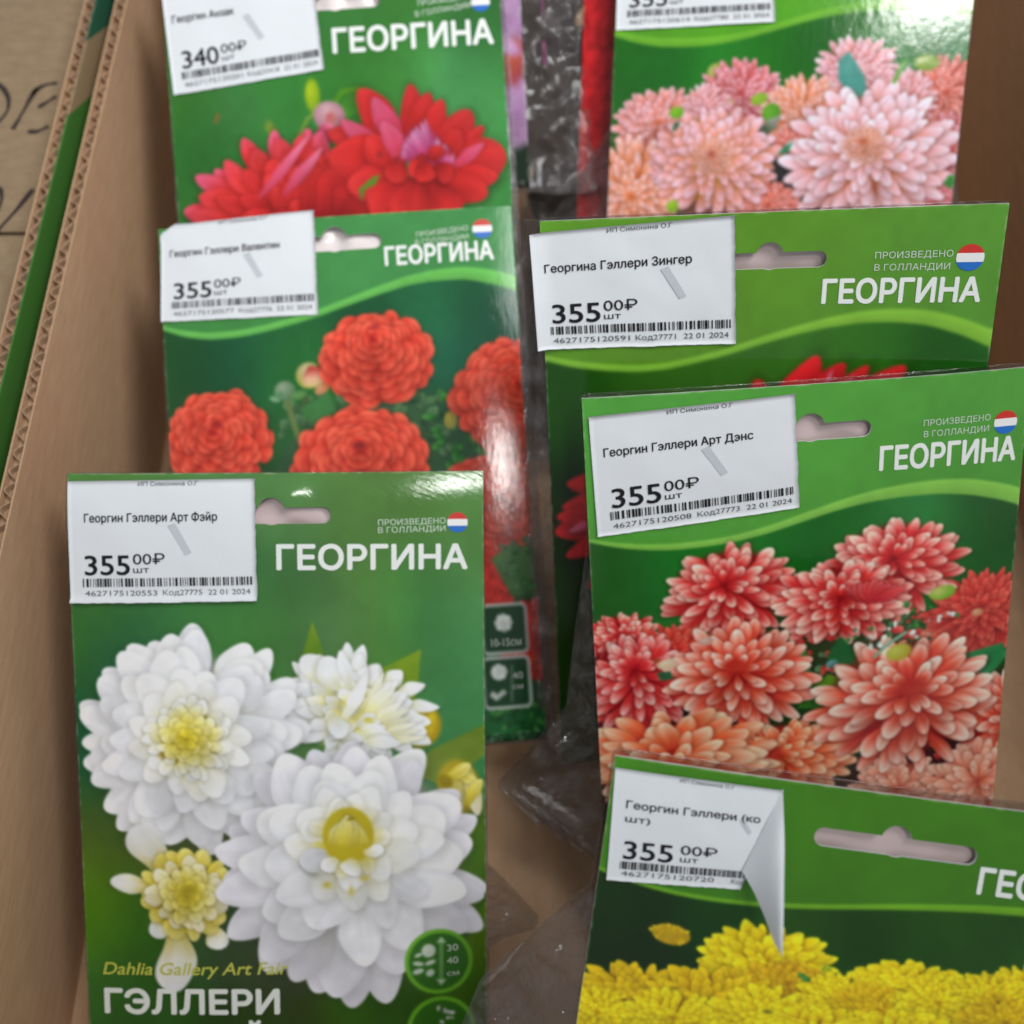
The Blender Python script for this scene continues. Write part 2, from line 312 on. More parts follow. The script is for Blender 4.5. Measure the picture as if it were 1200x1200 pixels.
          ('ell', (0.1928, 0.4716), 0.0099, 0.0197, 30, (60, 110, 70), (60, 110, 70), 0.4)],
 'top': [('bg',
          [((0.0179, 0.1992), (56, 122, 46)), ((0.0393, 0.4249), (56, 116, 42)), ((0.0939, 0.5537), (40, 104, 40)), ((0.0353, 0.6505), (52, 116, 46)),
           ((0.1904, 0.4598), (66, 128, 66)), ((0.3339, 0.4193), (54, 124, 52)), ((0.5165, 0.3567), (52, 118, 44)), ((0.6951, 0.3437), (62, 130, 50)),
           ((0.8213, 0.3521), (74, 146, 86)), ((0.9176, 0.4329), (74, 148, 80)), ((1.0005, 0.3146), (52, 112, 52)), ((0.9562, 0.2128), (50, 106, 50)),
           ((0.962, 0.5353), (66, 140, 70)), ((0.5281, 0.1839), (58, 120, 56)), ((0.7306, 0.1853), (60, 122, 50)), ((0.9805, 0.7364), (64, 138, 66)),
           ((0.2434, 0.6137), (44, 110, 42))],
          0.076),
         ('ell', (0.1371, 0.4538), 0.0076, 0.0227, 25, (140, 100, 50), (120, 100, 50), 0.5),
         ('ell', (0.4267, 0.4055), 0.0277, 0.0603, 0, (176, 196, 30), (120, 160, 30), 0.4),
         ('ell', (0.2978, 0.4969), 0.0227, 0.0404, -20, (120, 140, 50), (80, 130, 45), 0.6),
         ('line', [(0.4798, 0.4489), (0.5135, 0.4013), (0.5598, 0.3944)], 0.0151, (80, 140, 30)),
         ('poly', [(0.498, 0.4426), (0.5389, 0.4029), (0.5772, 0.4005), (0.5606, 0.4592), (0.5209, 0.4815)], (62, 124, 40), (70, 136, 40), 0.005),
         ('line', [(0.3778, 0.5221), (0.4066, 0.474), (0.4392, 0.4462)], 0.0101, (120, 150, 60)),
         ('ell', (0.4733, 0.4684), 0.0529, 0.0478, 20, (206, 168, 170), (170, 110, 130), 0.2),
         ('ell', (0.4777, 0.4787), 0.0252, 0.0302, 0, (190, 90, 90), (190, 130, 130), 0.6), ('petal', (0.4337, 0.5258), (0.4865, 0.4992), 0.0302, 'pinkd', 0.3, 0.3, 0),
         ('ell', (0.4798, 0.5238), 0.0504, 0.0252, -20, (120, 40, 60), (150, 40, 60), 0.5),
         ('flower', (0.3284, 0.7903), 0.3251,
          {'ang': -8,
           'jit': 0.07,
           'off': (0.0864, 0.0152),
           'pal': 'redpl',
           'rings': [(1, 22, 0.52, 0.1, 'redpk'), (0.93, 20, 0.55, 0.11, 'redpk2'), (0.82, 18, 0.52, 0.115, 'redpl'), (0.68, 15, 0.48, 0.115, 'redpl'),
                     (0.54, 12, 0.42, 0.11, 'redpl'), (0.38, 9, 0.34, 0.1, 'redpl')],
           'seed': 77,
           'sh': 0.32,
           'sq': 0.86,
           'tip': 0.35}),
         ('petal', (0.3199, 0.6186), (0.4079, 0.5291), 0.0252, 'redpl', 0.7, 0.3, 0), ('petal', (0.2371, 0.7013), (0.4163, 0.5196), 0.0177, 'redpk3', 0.8, 0.3, 0),
         ('petal', (0.3143, 0.6987), (0.4469, 0.5567), 0.0177, 'redpk3', 0.8, 0.3, 0), ('petal', (0.3915, 0.6936), (0.5256, 0.6018), 0.0151, 'redpk3', 0.8, 0.3, 0),
         ('petal', (0.386, 0.7738), (0.4744, 0.6035), 0.0606, 'redpl', 0.4, 0.2, 50), ('petal', (0.4064, 0.7751), (0.4988, 0.6201), 0.0606, 'redpl', 0.4, 0.2, 51),
         ('petal', (0.4268, 0.7764), (0.5232, 0.6368), 0.0606, 'redpl', 0.4, 0.2, 52), ('petal', (0.4472, 0.7777), (0.5476, 0.6534), 0.0606, 'redpl', 0.4, 0.2, 53),
         ('petal', (0.4676, 0.779), (0.5721, 0.67), 0.0606, 'redpl', 0.4, 0.2, 54), ('petal', (0.6776, 0.6167), (0.5753, 0.3904), 0.0602, 'redpl', 0.3, 0.3, 0),
         ('petal', (0.6918, 0.5926), (0.6142, 0.4179), 0.0402, 'redpkc', 0.5, 0.3, 0), ('petal', (0.7172, 0.5942), (0.715, 0.3897), 0.0426, 'redpl', 0.4, 0.3, 0),
         ('petal', (0.7298, 0.5951), (0.7715, 0.4183), 0.0376, 'redpl', 0.4, 0.3, 0), ('petal', (0.7552, 0.5967), (0.8181, 0.4438), 0.0326, 'redpl', 0.4, 0.3, 0),
         ('petal', (0.7789, 0.6232), (0.8798, 0.4702), 0.0451, 'redpl', 0.15, 0.3, 0), ('petal', (0.8035, 0.6373), (0.9343, 0.5335), 0.0251, 'redpl', 0.3, 0.3, 0),
         ('petal', (0.7029, 0.6183), (0.4684, 0.503), 0.0504, 'redpl', 0.5, 0.3, 0), ('petal', (0.6759, 0.6416), (0.5028, 0.4853), 0.0302, 'redpkc', 0.4, 0.3, 0),
         ('petal', (0.6751, 0.6541), (0.4774, 0.5586), 0.0706, 'redpl', 0.3, 0.3, 0), ('petal', (0.752, 0.6465), (0.992, 0.6271), 0.0754, 'redpl', 0.15, 0.3, 0),
         ('petal', (0.7497, 0.6839), (0.9629, 0.6902), 0.0453, 'redpl', 0.5, 0.3, 0), ('petal', (0.7259, 0.6574), (0.9245, 0.7378), 0.0504, 'redpl', 0.2, 0.3, 0),
         ('petal', (0.6751, 0.6541), (0.5148, 0.6864), 0.0607, 'redpl', 0.3, 0.3, 0), ('petal', (0.6997, 0.6682), (0.5896, 0.7918), 0.0709, 'redpl', 0.1, 0.3, 0),
         ('petal', (0.7505, 0.6715), (0.793, 0.8047), 0.0758, 'redpl', 0.1, 0.3, 0), ('petal', (0.7132, 0.6565), (0.6782, 0.805), 0.0607, 'redpl', 0.1, 0.3, 0),
         ('petal', (0.8027, 0.6498), (0.929, 0.578), 0.0201, 'redpkc', 0.6, 0.3, 0), ('petal', (0.7908, 0.6365), (0.8607, 0.5337), 0.0301, 'redpl', 0.2, 0.3, 0),
         ('petal', (0.6633, 0.6408), (0.581, 0.5354), 0.0453, 'redpl', 0.2, 0.3, 0), ('petal', (0.6776, 0.6167), (0.64, 0.4893), 0.0302, 'redpkc', 0.5, 0.3, 0),
         ('ell', (0.7441, 0.571), 0.0704, 0.0654, 15, (170, 60, 110), (190, 50, 80), 0.5), ('petal', (0.7782, 0.6357), (0.7567, 0.492), 0.0126, 'pinkc', 0.6, 0.5, 70),
         ('petal', (0.7696, 0.6337), (0.7435, 0.5016), 0.0126, 'pinkc', 0.6, 0.5, 71), ('petal', (0.7611, 0.6316), (0.7316, 0.5113), 0.0126, 'pinkc', 0.6, 0.5, 72),
         ('petal', (0.7526, 0.6295), (0.721, 0.5211), 0.0126, 'pinkc', 0.6, 0.5, 73), ('petal', (0.7441, 0.6275), (0.7116, 0.5309), 0.0126, 'pinkc', 0.6, 0.5, 74),
         ('petal', (0.7356, 0.6254), (0.7034, 0.5409), 0.0126, 'pinkc', 0.6, 0.5, 75), ('petal', (0.727, 0.6234), (0.6965, 0.5509), 0.0126, 'pinkc', 0.6, 0.5, 76),
         ('petal', (0.7185, 0.6213), (0.6909, 0.561), 0.0126, 'pinkc', 0.6, 0.5, 77), ('petal', (0.71, 0.6193), (0.6866, 0.5712), 0.0126, 'pinkc', 0.6, 0.5, 78),
         ('petal', (0.7015, 0.6172), (0.6835, 0.5815), 0.0126, 'pinkc', 0.6, 0.5, 79), ('petal', (0.6929, 0.6152), (0.6817, 0.5919), 0.0126, 'pinkc', 0.6, 0.5, 80),
         ('petal', (0.6844, 0.6131), (0.6811, 0.6024), 0.0126, 'pinkc', 0.6, 0.5, 81), ('petal', (0.765, 0.6424), (0.7887, 0.5489), 0.0151, 'pinkc', 0.5, 0.5, 90),
         ('petal', (0.7726, 0.6429), (0.7982, 0.5595), 0.0151, 'pinkc', 0.5, 0.5, 91), ('petal', (0.7802, 0.6433), (0.8077, 0.5701), 0.0151, 'pinkc', 0.5, 0.5, 92),
         ('petal', (0.7878, 0.6438), (0.8172, 0.5807), 0.0151, 'pinkc', 0.5, 0.5, 93), ('petal', (0.7954, 0.6443), (0.8267, 0.5914), 0.0151, 'pinkc', 0.5, 0.5, 94),
         ('petal', (0.803, 0.6448), (0.8362, 0.602), 0.0151, 'pinkc', 0.5, 0.5, 95), ('petal', (0.7663, 0.6224), (0.7947, 0.5743), 0.0226, 'redpl', 0.1, 0.4, 0),
         ('petal', (0.7552, 0.5967), (0.7051, 0.6635), 0.0303, 'redpl', 0.1, 0.5, 0), ('petal', (0.6784, 0.6042), (0.6532, 0.6777), 0.0353, 'redpl', 0.1, 0.5, 0),
         ('petal', (0.7283, 0.62), (0.7628, 0.6773), 0.0353, 'redpl', 0.1, 0.5, 0), ('petal', (0.7789, 0.6232), (0.8265, 0.6764), 0.0302, 'redpl', 0.1, 0.5, 0),
         ('ell', (0.734, 0.6103), 0.0201, 0.0151, 0, (120, 36, 36), (180, 40, 44), 0.9), ('ell', (0.6677, 0.611), 0.0202, 0.0202, 0, (130, 34, 36), (186, 44, 44), 0.9),
         ('ell', (0.8264, 0.5963), 0.0151, 0.0251, 10, (140, 30, 40), (190, 46, 50), 0.9), ('ell', (0.618, 0.5928), 0.0227, 0.0227, 0, (150, 40, 40), (196, 46, 46), 0.9),
         ('poly', [(0.5453, 0.6884), (0.5883, 0.656), (0.6144, 0.6477), (0.5972, 0.6766), (0.5657, 0.6897), (0.5532, 0.724)], (90, 140, 40), (80, 130, 40), 0.0038)],
 'valentin': [('bg',
               [((0.0184, 0.3967), (38, 84, 38)), ((-0.0022, 0.5641), (42, 84, 44)), ((0.102, 0.4024), (26, 80, 48)), ((0.2348, 0.3873), (30, 90, 58)),
                ((0.357, 0.3473), (36, 96, 50)), ((0.3649, 0.4204), (40, 112, 46)), ((0.5556, 0.2395), (30, 86, 50)), ((0.7471, 0.2527), (38, 106, 66)),
                ((0.8556, 0.248), (34, 92, 58)), ((0.9337, 0.3383), (32, 80, 58)), ((0.8422, 0.4531), (36, 104, 74)), ((0.7718, 0.6169), (48, 90, 58)),
                ((0.6736, 0.6582), (60, 92, 64)), ((0.3168, 0.6339), (44, 96, 50)), ((0.2375, 0.7721), (40, 70, 40)), ((0.9095, 1.0554), (40, 86, 50)),
                ((0.9093, 1.408), (28, 100, 46)), ((1.008, 1.3445), (36, 60, 40)), ((0.2218, 1.0562), (30, 70, 40)), ((0.8449, 0.9562), (24, 30, 34))],
               0.0711),
              ('head',
               [((-0.0471, 0.2662), 0.0121), ((0.0001, 0.284), 0.0121), ((0.0591, 0.305), 0.0169), ((0.1305, 0.3172), 0.0193), ((0.2147, 0.3157), 0.0193),
                ((0.2873, 0.3061), 0.0193), ((0.3602, 0.2917), 0.0193), ((0.4333, 0.2748), 0.0193), ((0.5557, 0.2371), 0.0217), ((0.6292, 0.2153), 0.0241),
                ((0.7026, 0.196), 0.0266), ((0.7754, 0.1864), 0.0314), ((0.8598, 0.1849), 0.0362), ((0.931, 0.1996), 0.0411), ((1.0181, 0.2275), 0.0434)],
               (108, 190, 88),
               [((0.1443, 0.2842), (66, 136, 66)), ((0.7145, 0.0062), (74, 146, 80)), ((0.5106, 0.1877), (70, 142, 74)), ((0.9707, 0.1462), (70, 138, 78))]),
              ('poly', [(0.2877, 0.7277), (0.3287, 0.6347), (0.4148, 0.5925), (0.5143, 0.5272), (0.7272, 0.5658), (0.7656, 0.7124), (0.6676, 0.7536)], (62, 98, 62),
               (50, 84, 54), 0.0143),
              ('mottle', (0.5338, 0.6007), 0.2391, 0.0956, 60, 0.0335, ['leafd', 'leafm'], 4),
              ('mottle', (0.8193, 0.6201), 0.0717, 0.1075, 40, 0.0287, ['leafm', 'leafg'], 5),
              ('line', [(0.3382, 0.5103), (0.3495, 0.564), (0.3694, 0.6327)], 0.0167, (104, 124, 72)),
              ('line', [(0.3867, 0.4992), (0.3971, 0.5673), (0.4182, 0.6168)], 0.0191, (70, 96, 54)),
              ('poly', [(0.3699, 0.5414), (0.4561, 0.4991), (0.4771, 0.5487), (0.4148, 0.5925)], (70, 130, 70), (60, 112, 60), 0.0048),
              ('ell', (0.3348, 0.486), 0.0336, 0.0312, 0, (150, 168, 140), (86, 124, 84), 0.2),
              ('ell', (0.3048, 0.508), 0.0192, 0.0096, 20, (140, 180, 140), (110, 150, 110), 0.4),
              ('ell', (0.315, 0.4967), 0.0192, 0.0096, -20, (100, 150, 100), (80, 130, 90), 0.4),
              ('ell', (0.3722, 0.5006), 0.0288, 0.0144, -15, (100, 150, 80), (90, 140, 80), 0.4),
              ('ell', (0.4041, 0.4473), 0.0408, 0.0408, 20, (214, 190, 160), (170, 170, 60), 0.2),
              ('petal', (0.3877, 0.4823), (0.4057, 0.4184), 0.0096, 'budr', 0.5, 0.3, 0), ('petal', (0.3996, 0.4832), (0.4177, 0.4192), 0.0096, 'budr', 0.5, 0.3, 1),
              ('petal', (0.4115, 0.484), (0.4296, 0.42), 0.0096, 'budr', 0.5, 0.3, 2), ('petal', (0.4234, 0.4848), (0.4416, 0.4208), 0.0096, 'budr', 0.5, 0.3, 3),
              ('petal', (0.4354, 0.4856), (0.4535, 0.4216), 0.0096, 'budr', 0.5, 0.3, 4),
              ('ell', (0.4401, 0.4859), 0.0288, 0.0168, -30, (214, 150, 110), (190, 130, 80), 0.3),
              ('ell', (0.792, 0.5991), 0.0215, 0.0287, 10, (190, 170, 70), (150, 150, 80), 0.25),
              ('flower', (0.9736, 0.5296), 0.182,
               {'ang': -20, 'jit': 0.05, 'off': (0.024, -0.0192), 'pal': 'red', 'rings': 'ball', 'seed': 31, 'sh': 0.3, 'sq': 0.86, 'tip': 0.12}),
              ('flower', (0.9181, 0.8565), 0.1995,
               {'ang': 10, 'jit': 0.05, 'off': (0.0, -0.038), 'pal': 'red', 'rings': 'ball', 'seed': 32, 'sh': 0.3, 'sq': 0.8, 'tip': 0.12}),
              ('flower', (0.9601, 0.6586), 0.1003,
               {'ang': 10, 'jit': 0.05, 'off': (0.0, -0.0191), 'pal': 'red', 'rings': 'ball', 'seed': 37, 'sh': 0.3, 'sq': 0.7, 'tip': 0.12}),
              ('flower', (0.1412, 0.6123), 0.1578,
               {'ang': 0, 'jit': 0.05, 'off': (-0.0191, -0.0287), 'pal': 'red', 'rings': 'ball', 'seed': 33, 'sh': 0.3, 'sq': 0.93, 'tip': 0.1}),
              ('flower', (0.5352, 0.6967), 0.1956,
               {'ang': 0, 'jit': 0.05, 'off': (0.0, -0.0334), 'pal': 'red', 'rings': 'ball', 'seed': 34, 'sh': 0.3, 'sq': 0.8, 'tip': 0.1}),
              ('ell', (0.5354, 0.6536), 0.0334, 0.0215, 0, (120, 36, 38), (190, 52, 46), 0.9),
              ('flower', (0.593, 0.4143), 0.1658,
               {'ang': 0, 'jit': 0.05, 'off': (-0.0048, -0.0721), 'pal': 'red', 'rings': 'ball', 'seed': 35, 'sh': 0.3, 'sq': 0.82, 'tip': 0.1}),
              ('ell', (0.5937, 0.3247), 0.0241, 0.0096, 0, (160, 40, 50), (196, 60, 52), 0.9),
              ('ell', (0.1387, 0.5689), 0.0287, 0.0215, 10, (140, 34, 36), (190, 52, 46), 0.9),
              ('flower', (0.8371, 1.0741), 0.1086,
               {'ang': 0, 'jit': 0.05, 'off': (0.0, 0.0), 'pal': 'redd', 'rings': 'ball', 'seed': 36, 'sh': 0.3, 'sq': 1, 'tip': 0.12}),
              ('flower', (0.9929, 1.2214), 0.1082,
               {'ang': 0, 'jit': 0.05, 'off': (0.0, 0.0), 'pal': 'redd', 'rings': 'ball', 'seed': 38, 'sh': 0.3, 'sq': 1.1, 'tip': 0.12}),
              ('poly', [(0.878, 0.994), (0.9403, 0.9508), (1.0324, 0.9926), (1.0377, 1.0877), (0.9299, 1.104)], (92, 138, 76), (66, 110, 56), 0.0071),
              ('mottle', (0.9646, 1.0117), 0.052, 0.0615, 26, 0.0213, ['leafg', 'leafm'], 6),
              ('mottle', (0.9315, 1.4282), 0.0702, 0.0374, 40, 0.0187, ['leafg', 'leafgd'], 7),
              ('rbox', (0.9028, 1.1894), 0.0659, 0.0706, 0.0188, (206, 210, 206), (30, 68, 38), 0.008),
              ('rbox', (0.9, 1.3372), 0.068, 0.0727, 0.0188, (206, 210, 206), (30, 68, 38), 0.008),
              ('petal', (0.9016, 1.1729), (0.9275, 1.1746), 0.0094, 'icon', 0.1, 0, 0), ('petal', (0.9016, 1.1729), (0.9187, 1.1923), 0.0094, 'icon', 0.1, 0, 1),
              ('petal', (0.9016, 1.1729), (0.8999, 1.1987), 0.0094, 'icon', 0.1, 0, 2), ('petal', (0.9016, 1.1729), (0.8821, 1.1899), 0.0094, 'icon', 0.1, 0, 3),
              ('petal', (0.9016, 1.1729), (0.8757, 1.1712), 0.0094, 'icon', 0.1, 0, 4), ('petal', (0.9016, 1.1729), (0.8845, 1.1534), 0.0094, 'icon', 0.1, 0, 5),
              ('petal', (0.9016, 1.1729), (0.9033, 1.1471), 0.0094, 'icon', 0.1, 0, 6), ('petal', (0.9016, 1.1729), (0.9211, 1.1558), 0.0094, 'icon', 0.1, 0, 7),
              ('petal', (0.8807, 1.3078), (0.9042, 1.3094), 0.0094, 'icon', 0.1, 0, 0), ('petal', (0.8807, 1.3078), (0.8962, 1.3254), 0.0094, 'icon', 0.1, 0, 1),
              ('petal', (0.8807, 1.3078), (0.8792, 1.3311), 0.0094, 'icon', 0.1, 0, 2), ('petal', (0.8807, 1.3078), (0.863, 1.3232), 0.0094, 'icon', 0.1, 0, 3),
              ('petal', (0.8807, 1.3078), (0.8572, 1.3063), 0.0094, 'icon', 0.1, 0, 4), ('petal', (0.8807, 1.3078), (0.8652, 1.2902), 0.0094, 'icon', 0.1, 0, 5),
              ('petal', (0.8807, 1.3078), (0.8822, 1.2844), 0.0094, 'icon', 0.1, 0, 6), ('petal', (0.8807, 1.3078), (0.8984, 1.2924), 0.0094, 'icon', 0.1, 0, 7),
              ('poly', [(0.8505, 1.3714), (0.8684, 1.3866), (0.8981, 1.3652), (0.8893, 1.3552), (0.872, 1.3681), (0.8585, 1.3578)], (200, 206, 200), (200, 206, 200),
               0.0023),
              ('line', [(0.9172, 1.2915), (0.9106, 1.3894)], 0.0037, (150, 170, 150))],
 'white': [('bg',
            [((0.052, 0.0899), (84, 134, 62)), ((0.4959, 0.0727), (88, 138, 74)), ((0.6991, 0.0948), (86, 128, 62)), ((0.8633, 0.0754), (82, 124, 56)),
             ((0.966, 0.0969), (88, 138, 70)), ((0.0415, 0.3371), (58, 118, 46)), ((0.1386, 0.4429), (36, 98, 58)), ((0.2441, 0.3395), (58, 120, 62)),
             ((0.3446, 0.3826), (66, 128, 56)), ((0.5095, 0.3426), (64, 126, 48)), ((0.4498, 0.2792), (60, 118, 60)), ((0.5418, 0.2802), (70, 108, 66)),
             ((0.716, 0.3031), (92, 138, 62)), ((0.6524, 0.397), (94, 132, 88)), ((0.7345, 0.4297), (76, 132, 44)), ((0.8192, 0.3042), (66, 130, 58)),
             ((0.9547, 0.2217), (82, 130, 66)), ((0.9432, 0.3478), (78, 138, 80)), ((0.942, 0.4964), (70, 136, 78)), ((0.8596, 0.389), (62, 128, 70)),
             ((0.005, 0.7164), (26, 94, 58)), ((0.0809, 0.8686), (26, 84, 50)), ((0.0136, 0.8997), (108, 118, 38)), ((0.1205, 0.9129), (84, 88, 36)),
             ((0.0384, 0.9983), (84, 134, 26)), ((0.0255, 1.1078), (92, 150, 22)), ((0.1338, 1.1104), (46, 100, 34)), ((0.0442, 1.2635), (62, 118, 44)),
             ((0.2142, 1.2012), (44, 92, 24)), ((0.1262, 1.3104), (40, 84, 34)), ((0.3416, 1.16), (52, 74, 36)), ((0.4864, 1.2755), (54, 58, 34)),
             ((0.6771, 1.3259), (52, 92, 24)), ((0.9361, 1.1751), (88, 128, 28)), ((0.9721, 0.9532), (66, 112, 46)), ((0.9605, 1.3566), (62, 104, 24)),
             ((0.4204, 1.3638), (42, 74, 30)), ((0.8051, 1.3749), (44, 86, 28)), ((0.9951, 0.6909), (64, 134, 74))],
            0.0728),
           ('poly', [(0.5363, 0.5118), (0.552, 0.459), (0.5831, 0.3603), (0.6082, 0.4386), (0.6255, 0.5025)], (120, 150, 36), (86, 136, 28), 0.0031),
           ('poly', [(0.7014, 0.5463), (0.7441, 0.4829), (0.8445, 0.4354), (0.8373, 0.5162), (0.815, 0.6231), (0.7729, 0.6439)], (128, 160, 34), (104, 140, 30), 0.0032),
           ('poly', [(0.8134, 0.7419), (0.8667, 0.6887), (0.9997, 0.6304), (0.9992, 0.7084), (0.9504, 0.7444), (0.8972, 0.787)], (104, 132, 36), (128, 148, 60), 0.0032),
           ('poly', [(0.8946, 1.0401), (0.9812, 0.8652), (0.9985, 0.8217), (0.9968, 1.087), (0.9467, 1.1978)], (86, 124, 34), (70, 110, 40), 0.0066),
           ('ell', (0.8401, 0.6278), 0.0595, 0.0638, 0, (206, 180, 30), (176, 148, 24), 0.25),
           ('ell', (0.8113, 0.5843), 0.0254, 0.0169, 20, (214, 196, 60), (190, 170, 30), 0.25),
           ('ell', (0.8674, 0.6239), 0.017, 0.0468, 10, (222, 202, 40), (196, 166, 24), 0.5),
           ('ell', (0.9352, 0.7877), 0.0602, 0.0817, -15, (196, 178, 50), (170, 150, 36), 0.25),
           ('petal', (0.9357, 0.7333), (0.9173, 0.8969), 0.0216, 'cream', 0.2, 0.3, 0), ('petal', (0.9569, 0.7228), (0.9812, 0.8652), 0.0194, 'cream', 0.2, 0.3, 0),
           ('petal', (0.9187, 0.7438), (0.9819, 0.7777), 0.0172, 'ycream', 0.2, 0.3, 0), ('petal', (0.8974, 0.7652), (0.9653, 0.7338), 0.0193, 'ycream', 0.2, 0.3, 0),
           ('petal', (0.9496, 0.8427), (0.9862, 0.7669), 0.015, 'ycream', 0.2, 0.3, 0), ('ell', (0.9016, 0.7718), 0.03, 0.0215, 40, (160, 140, 30), (150, 130, 30), 0.6),
           ('flower', (0.6862, 0.5824), 0.1943,
            {'ang': 22,
             'jit': 0.12,
             'off': (-0.0296, -0.0042),
             'pal': 'w2',
             'rings': [(1.0, 20, 0.42, 0.1, 'w2'), (0.86, 18, 0.4, 0.1, 'w2'), (0.72, 15, 0.36, 0.1, 'w2'), (0.55, 12, 0.3, 0.1, 'w2y'), (0.38, 9, 0.26, 0.1, 'w2y')],
             'seed': 5,
             'sh': 0.35,
             'sq': 0.74,
             'tip': 0.6}),
           ('petal', (0.648, 0.6203), (0.7169, 0.4932), 0.0189, 'w2', 0.6, 0.3, 0), ('petal', (0.6087, 0.5129), (0.5585, 0.4443), 0.0293, 'w2', 0.2, 0.3, 0),
           ('petal', (0.6393, 0.5346), (0.6059, 0.4492), 0.0293, 'w2', 0.2, 0.3, 0), ('petal', (0.6705, 0.5351), (0.6475, 0.4328), 0.0188, 'w2', 0.4, 0.3, 0),
           ('petal', (0.7007, 0.589), (0.7584, 0.4938), 0.0126, 'w2c', 0.8, 0.3, 0), ('petal', (0.7037, 0.5976), (0.769, 0.512), 0.0126, 'w2c', 0.8, 0.3, 1),
           ('petal', (0.7066, 0.6063), (0.7795, 0.5303), 0.0127, 'w2c', 0.8, 0.3, 2), ('petal', (0.7096, 0.6149), (0.7901, 0.5487), 0.0127, 'w2c', 0.8, 0.3, 3),
           ('petal', (0.7126, 0.6235), (0.8007, 0.567), 0.0127, 'w2c', 0.8, 0.3, 4), ('petal', (0.7156, 0.6322), (0.8113, 0.5854), 0.0127, 'w2c', 0.8, 0.3, 5),
           ('petal', (0.7186, 0.6408), (0.822, 0.6038), 0.0127, 'w2c', 0.8, 0.3, 6), ('petal', (0.7216, 0.6495), (0.8326, 0.6223), 0.0127, 'w2c', 0.8, 0.3, 7),
           ('petal', (0.7245, 0.6582), (0.8433, 0.6408), 0.0128, 'w2c', 0.8, 0.3, 8), ('petal', (0.7275, 0.6668), (0.854, 0.6593), 0.0128, 'w2c', 0.8, 0.3, 9),
           ('petal', (0.6855, 0.6209), (0.7318, 0.5959), 0.0169, 'w2', 0.7, 0.35, 20), ('petal', (0.6895, 0.6296), (0.7441, 0.6112), 0.0169, 'w2', 0.7, 0.35, 21),
           ('petal', (0.6936, 0.6383), (0.7564, 0.6264), 0.017, 'w2', 0.7, 0.35, 22), ('petal', (0.6976, 0.6469), (0.7687, 0.6417), 0.017, 'w2', 0.7, 0.35, 23),
           ('petal', (0.7016, 0.6556), (0.781, 0.657), 0.017, 'w2', 0.7, 0.35, 24), ('petal', (0.7056, 0.6643), (0.7934, 0.6723), 0.017, 'w2', 0.7, 0.35, 25),
           ('ell', (0.6522, 0.6204), 0.0169, 0.0212, 10, (206, 190, 60), (220, 214, 150), 0.8),
           ('ell', (0.7149, 0.6107), 0.0233, 0.0127, 10, (212, 200, 60), (222, 216, 150), 0.8),
           ('ell', (0.6743, 0.6638), 0.0212, 0.0148, 0, (196, 180, 50), (226, 222, 180), 0.9),
           ('ell', (0.6553, 0.569), 0.0105, 0.019, 0, (226, 214, 90), (236, 234, 200), 0.8), ('petal', (0.6372, 0.6416), (0.6994, 0.6599), 0.0149, 'w2', 0.1, 0.4, 0),
           ('petal', (0.6237, 0.5878), (0.6474, 0.6547), 0.0254, 'w2', 0.1, 0.4, 0),
           ('flower', (0.2868, 0.6529), 0.2899,
            {'ang': 0,
             'jit': 0.06,
             'off': (-0.021, 0.0042),
             'pal': 'w',
             'rings': [(1.0, 19, 0.52, 0.135, 'w'), (0.94, 17, 0.56, 0.145, 'w'), (0.82, 15, 0.54, 0.14, 'w'), (0.68, 13, 0.48, 0.13, 'w'), (0.53, 12, 0.4, 0.11, 'wi'),
                       (0.39, 10, 0.29, 0.085, 'wi')],
             'seed': 11,
             'sh': 0.19,
             'sq': 0.96,
             'tip': 0.22}),
           ('flower', (0.2704, 0.6504), 0.105,
            {'ang': 0,
             'jit': 0.1,
             'off': (0.0, 0.0),
             'pal': 'ydk',
             'rings': [(1, 15, 0.5, 0.15, 'wy'), (0.82, 13, 0.46, 0.15, 'ywh'), (0.62, 11, 0.42, 0.15, 'ywh2'), (0.44, 8, 0.34, 0.14, 'ycream'),
                       (0.26, 6, 0.25, 0.13, 'ypet')],
             'seed': 3,
             'sh': 0.3,
             'sq': 1,
             'tip': 0.25}),
           ('petal', (0.2003, 1.002), (0.143, 0.8655), 0.0509, 'wyt', 0.05, 0.2, 0), ('petal', (0.1787, 1.0234), (0.0669, 1.0121), 0.0256, 'wyt', 0.25, 0.2, 0),
           ('petal', (0.2336, 1.124), (0.2212, 1.3019), 0.0544, 'wyt', 0.05, 0.2, 0), ('petal', (0.3111, 1.1259), (0.345, 1.1868), 0.026, 'wyt', 0.1, 0.2, 0),
           ('petal', (0.2176, 1.1015), (0.1636, 1.151), 0.0302, 'wyt', 0.05, 0.2, 0), ('ell', (0.2571, 1.0473), 0.1073, 0.1073, 0, (196, 178, 44), (206, 188, 52), 0.12),
           ('flower', (0.2571, 1.0473), 0.1159,
            {'ang': 0,
             'jit': 0.1,
             'off': (0.0, 0.0),
             'pal': 'ydk',
             'rings': [(1, 17, 0.42, 0.17, 'ycream'), (0.84, 14, 0.42, 0.16, 'cream'), (0.64, 11, 0.4, 0.15, 'ywh2'), (0.46, 9, 0.32, 0.14, 'ycream'),
                       (0.3, 6, 0.26, 0.13, 'ypet')],
             'seed': 9,
             'sh': 0.35,
             'sq': 1,
             'tip': 0.2}),
           ('ell', (0.2658, 1.0365), 0.0343, 0.0279, -20, (168, 150, 30), (190, 172, 40), 0.8),
           ('flower', (0.6703, 0.9951), 0.3414,
            {'ang': 8,
             'jit': 0.07,
             'off': (-0.0086, -0.1124),
             'pal': 'w',
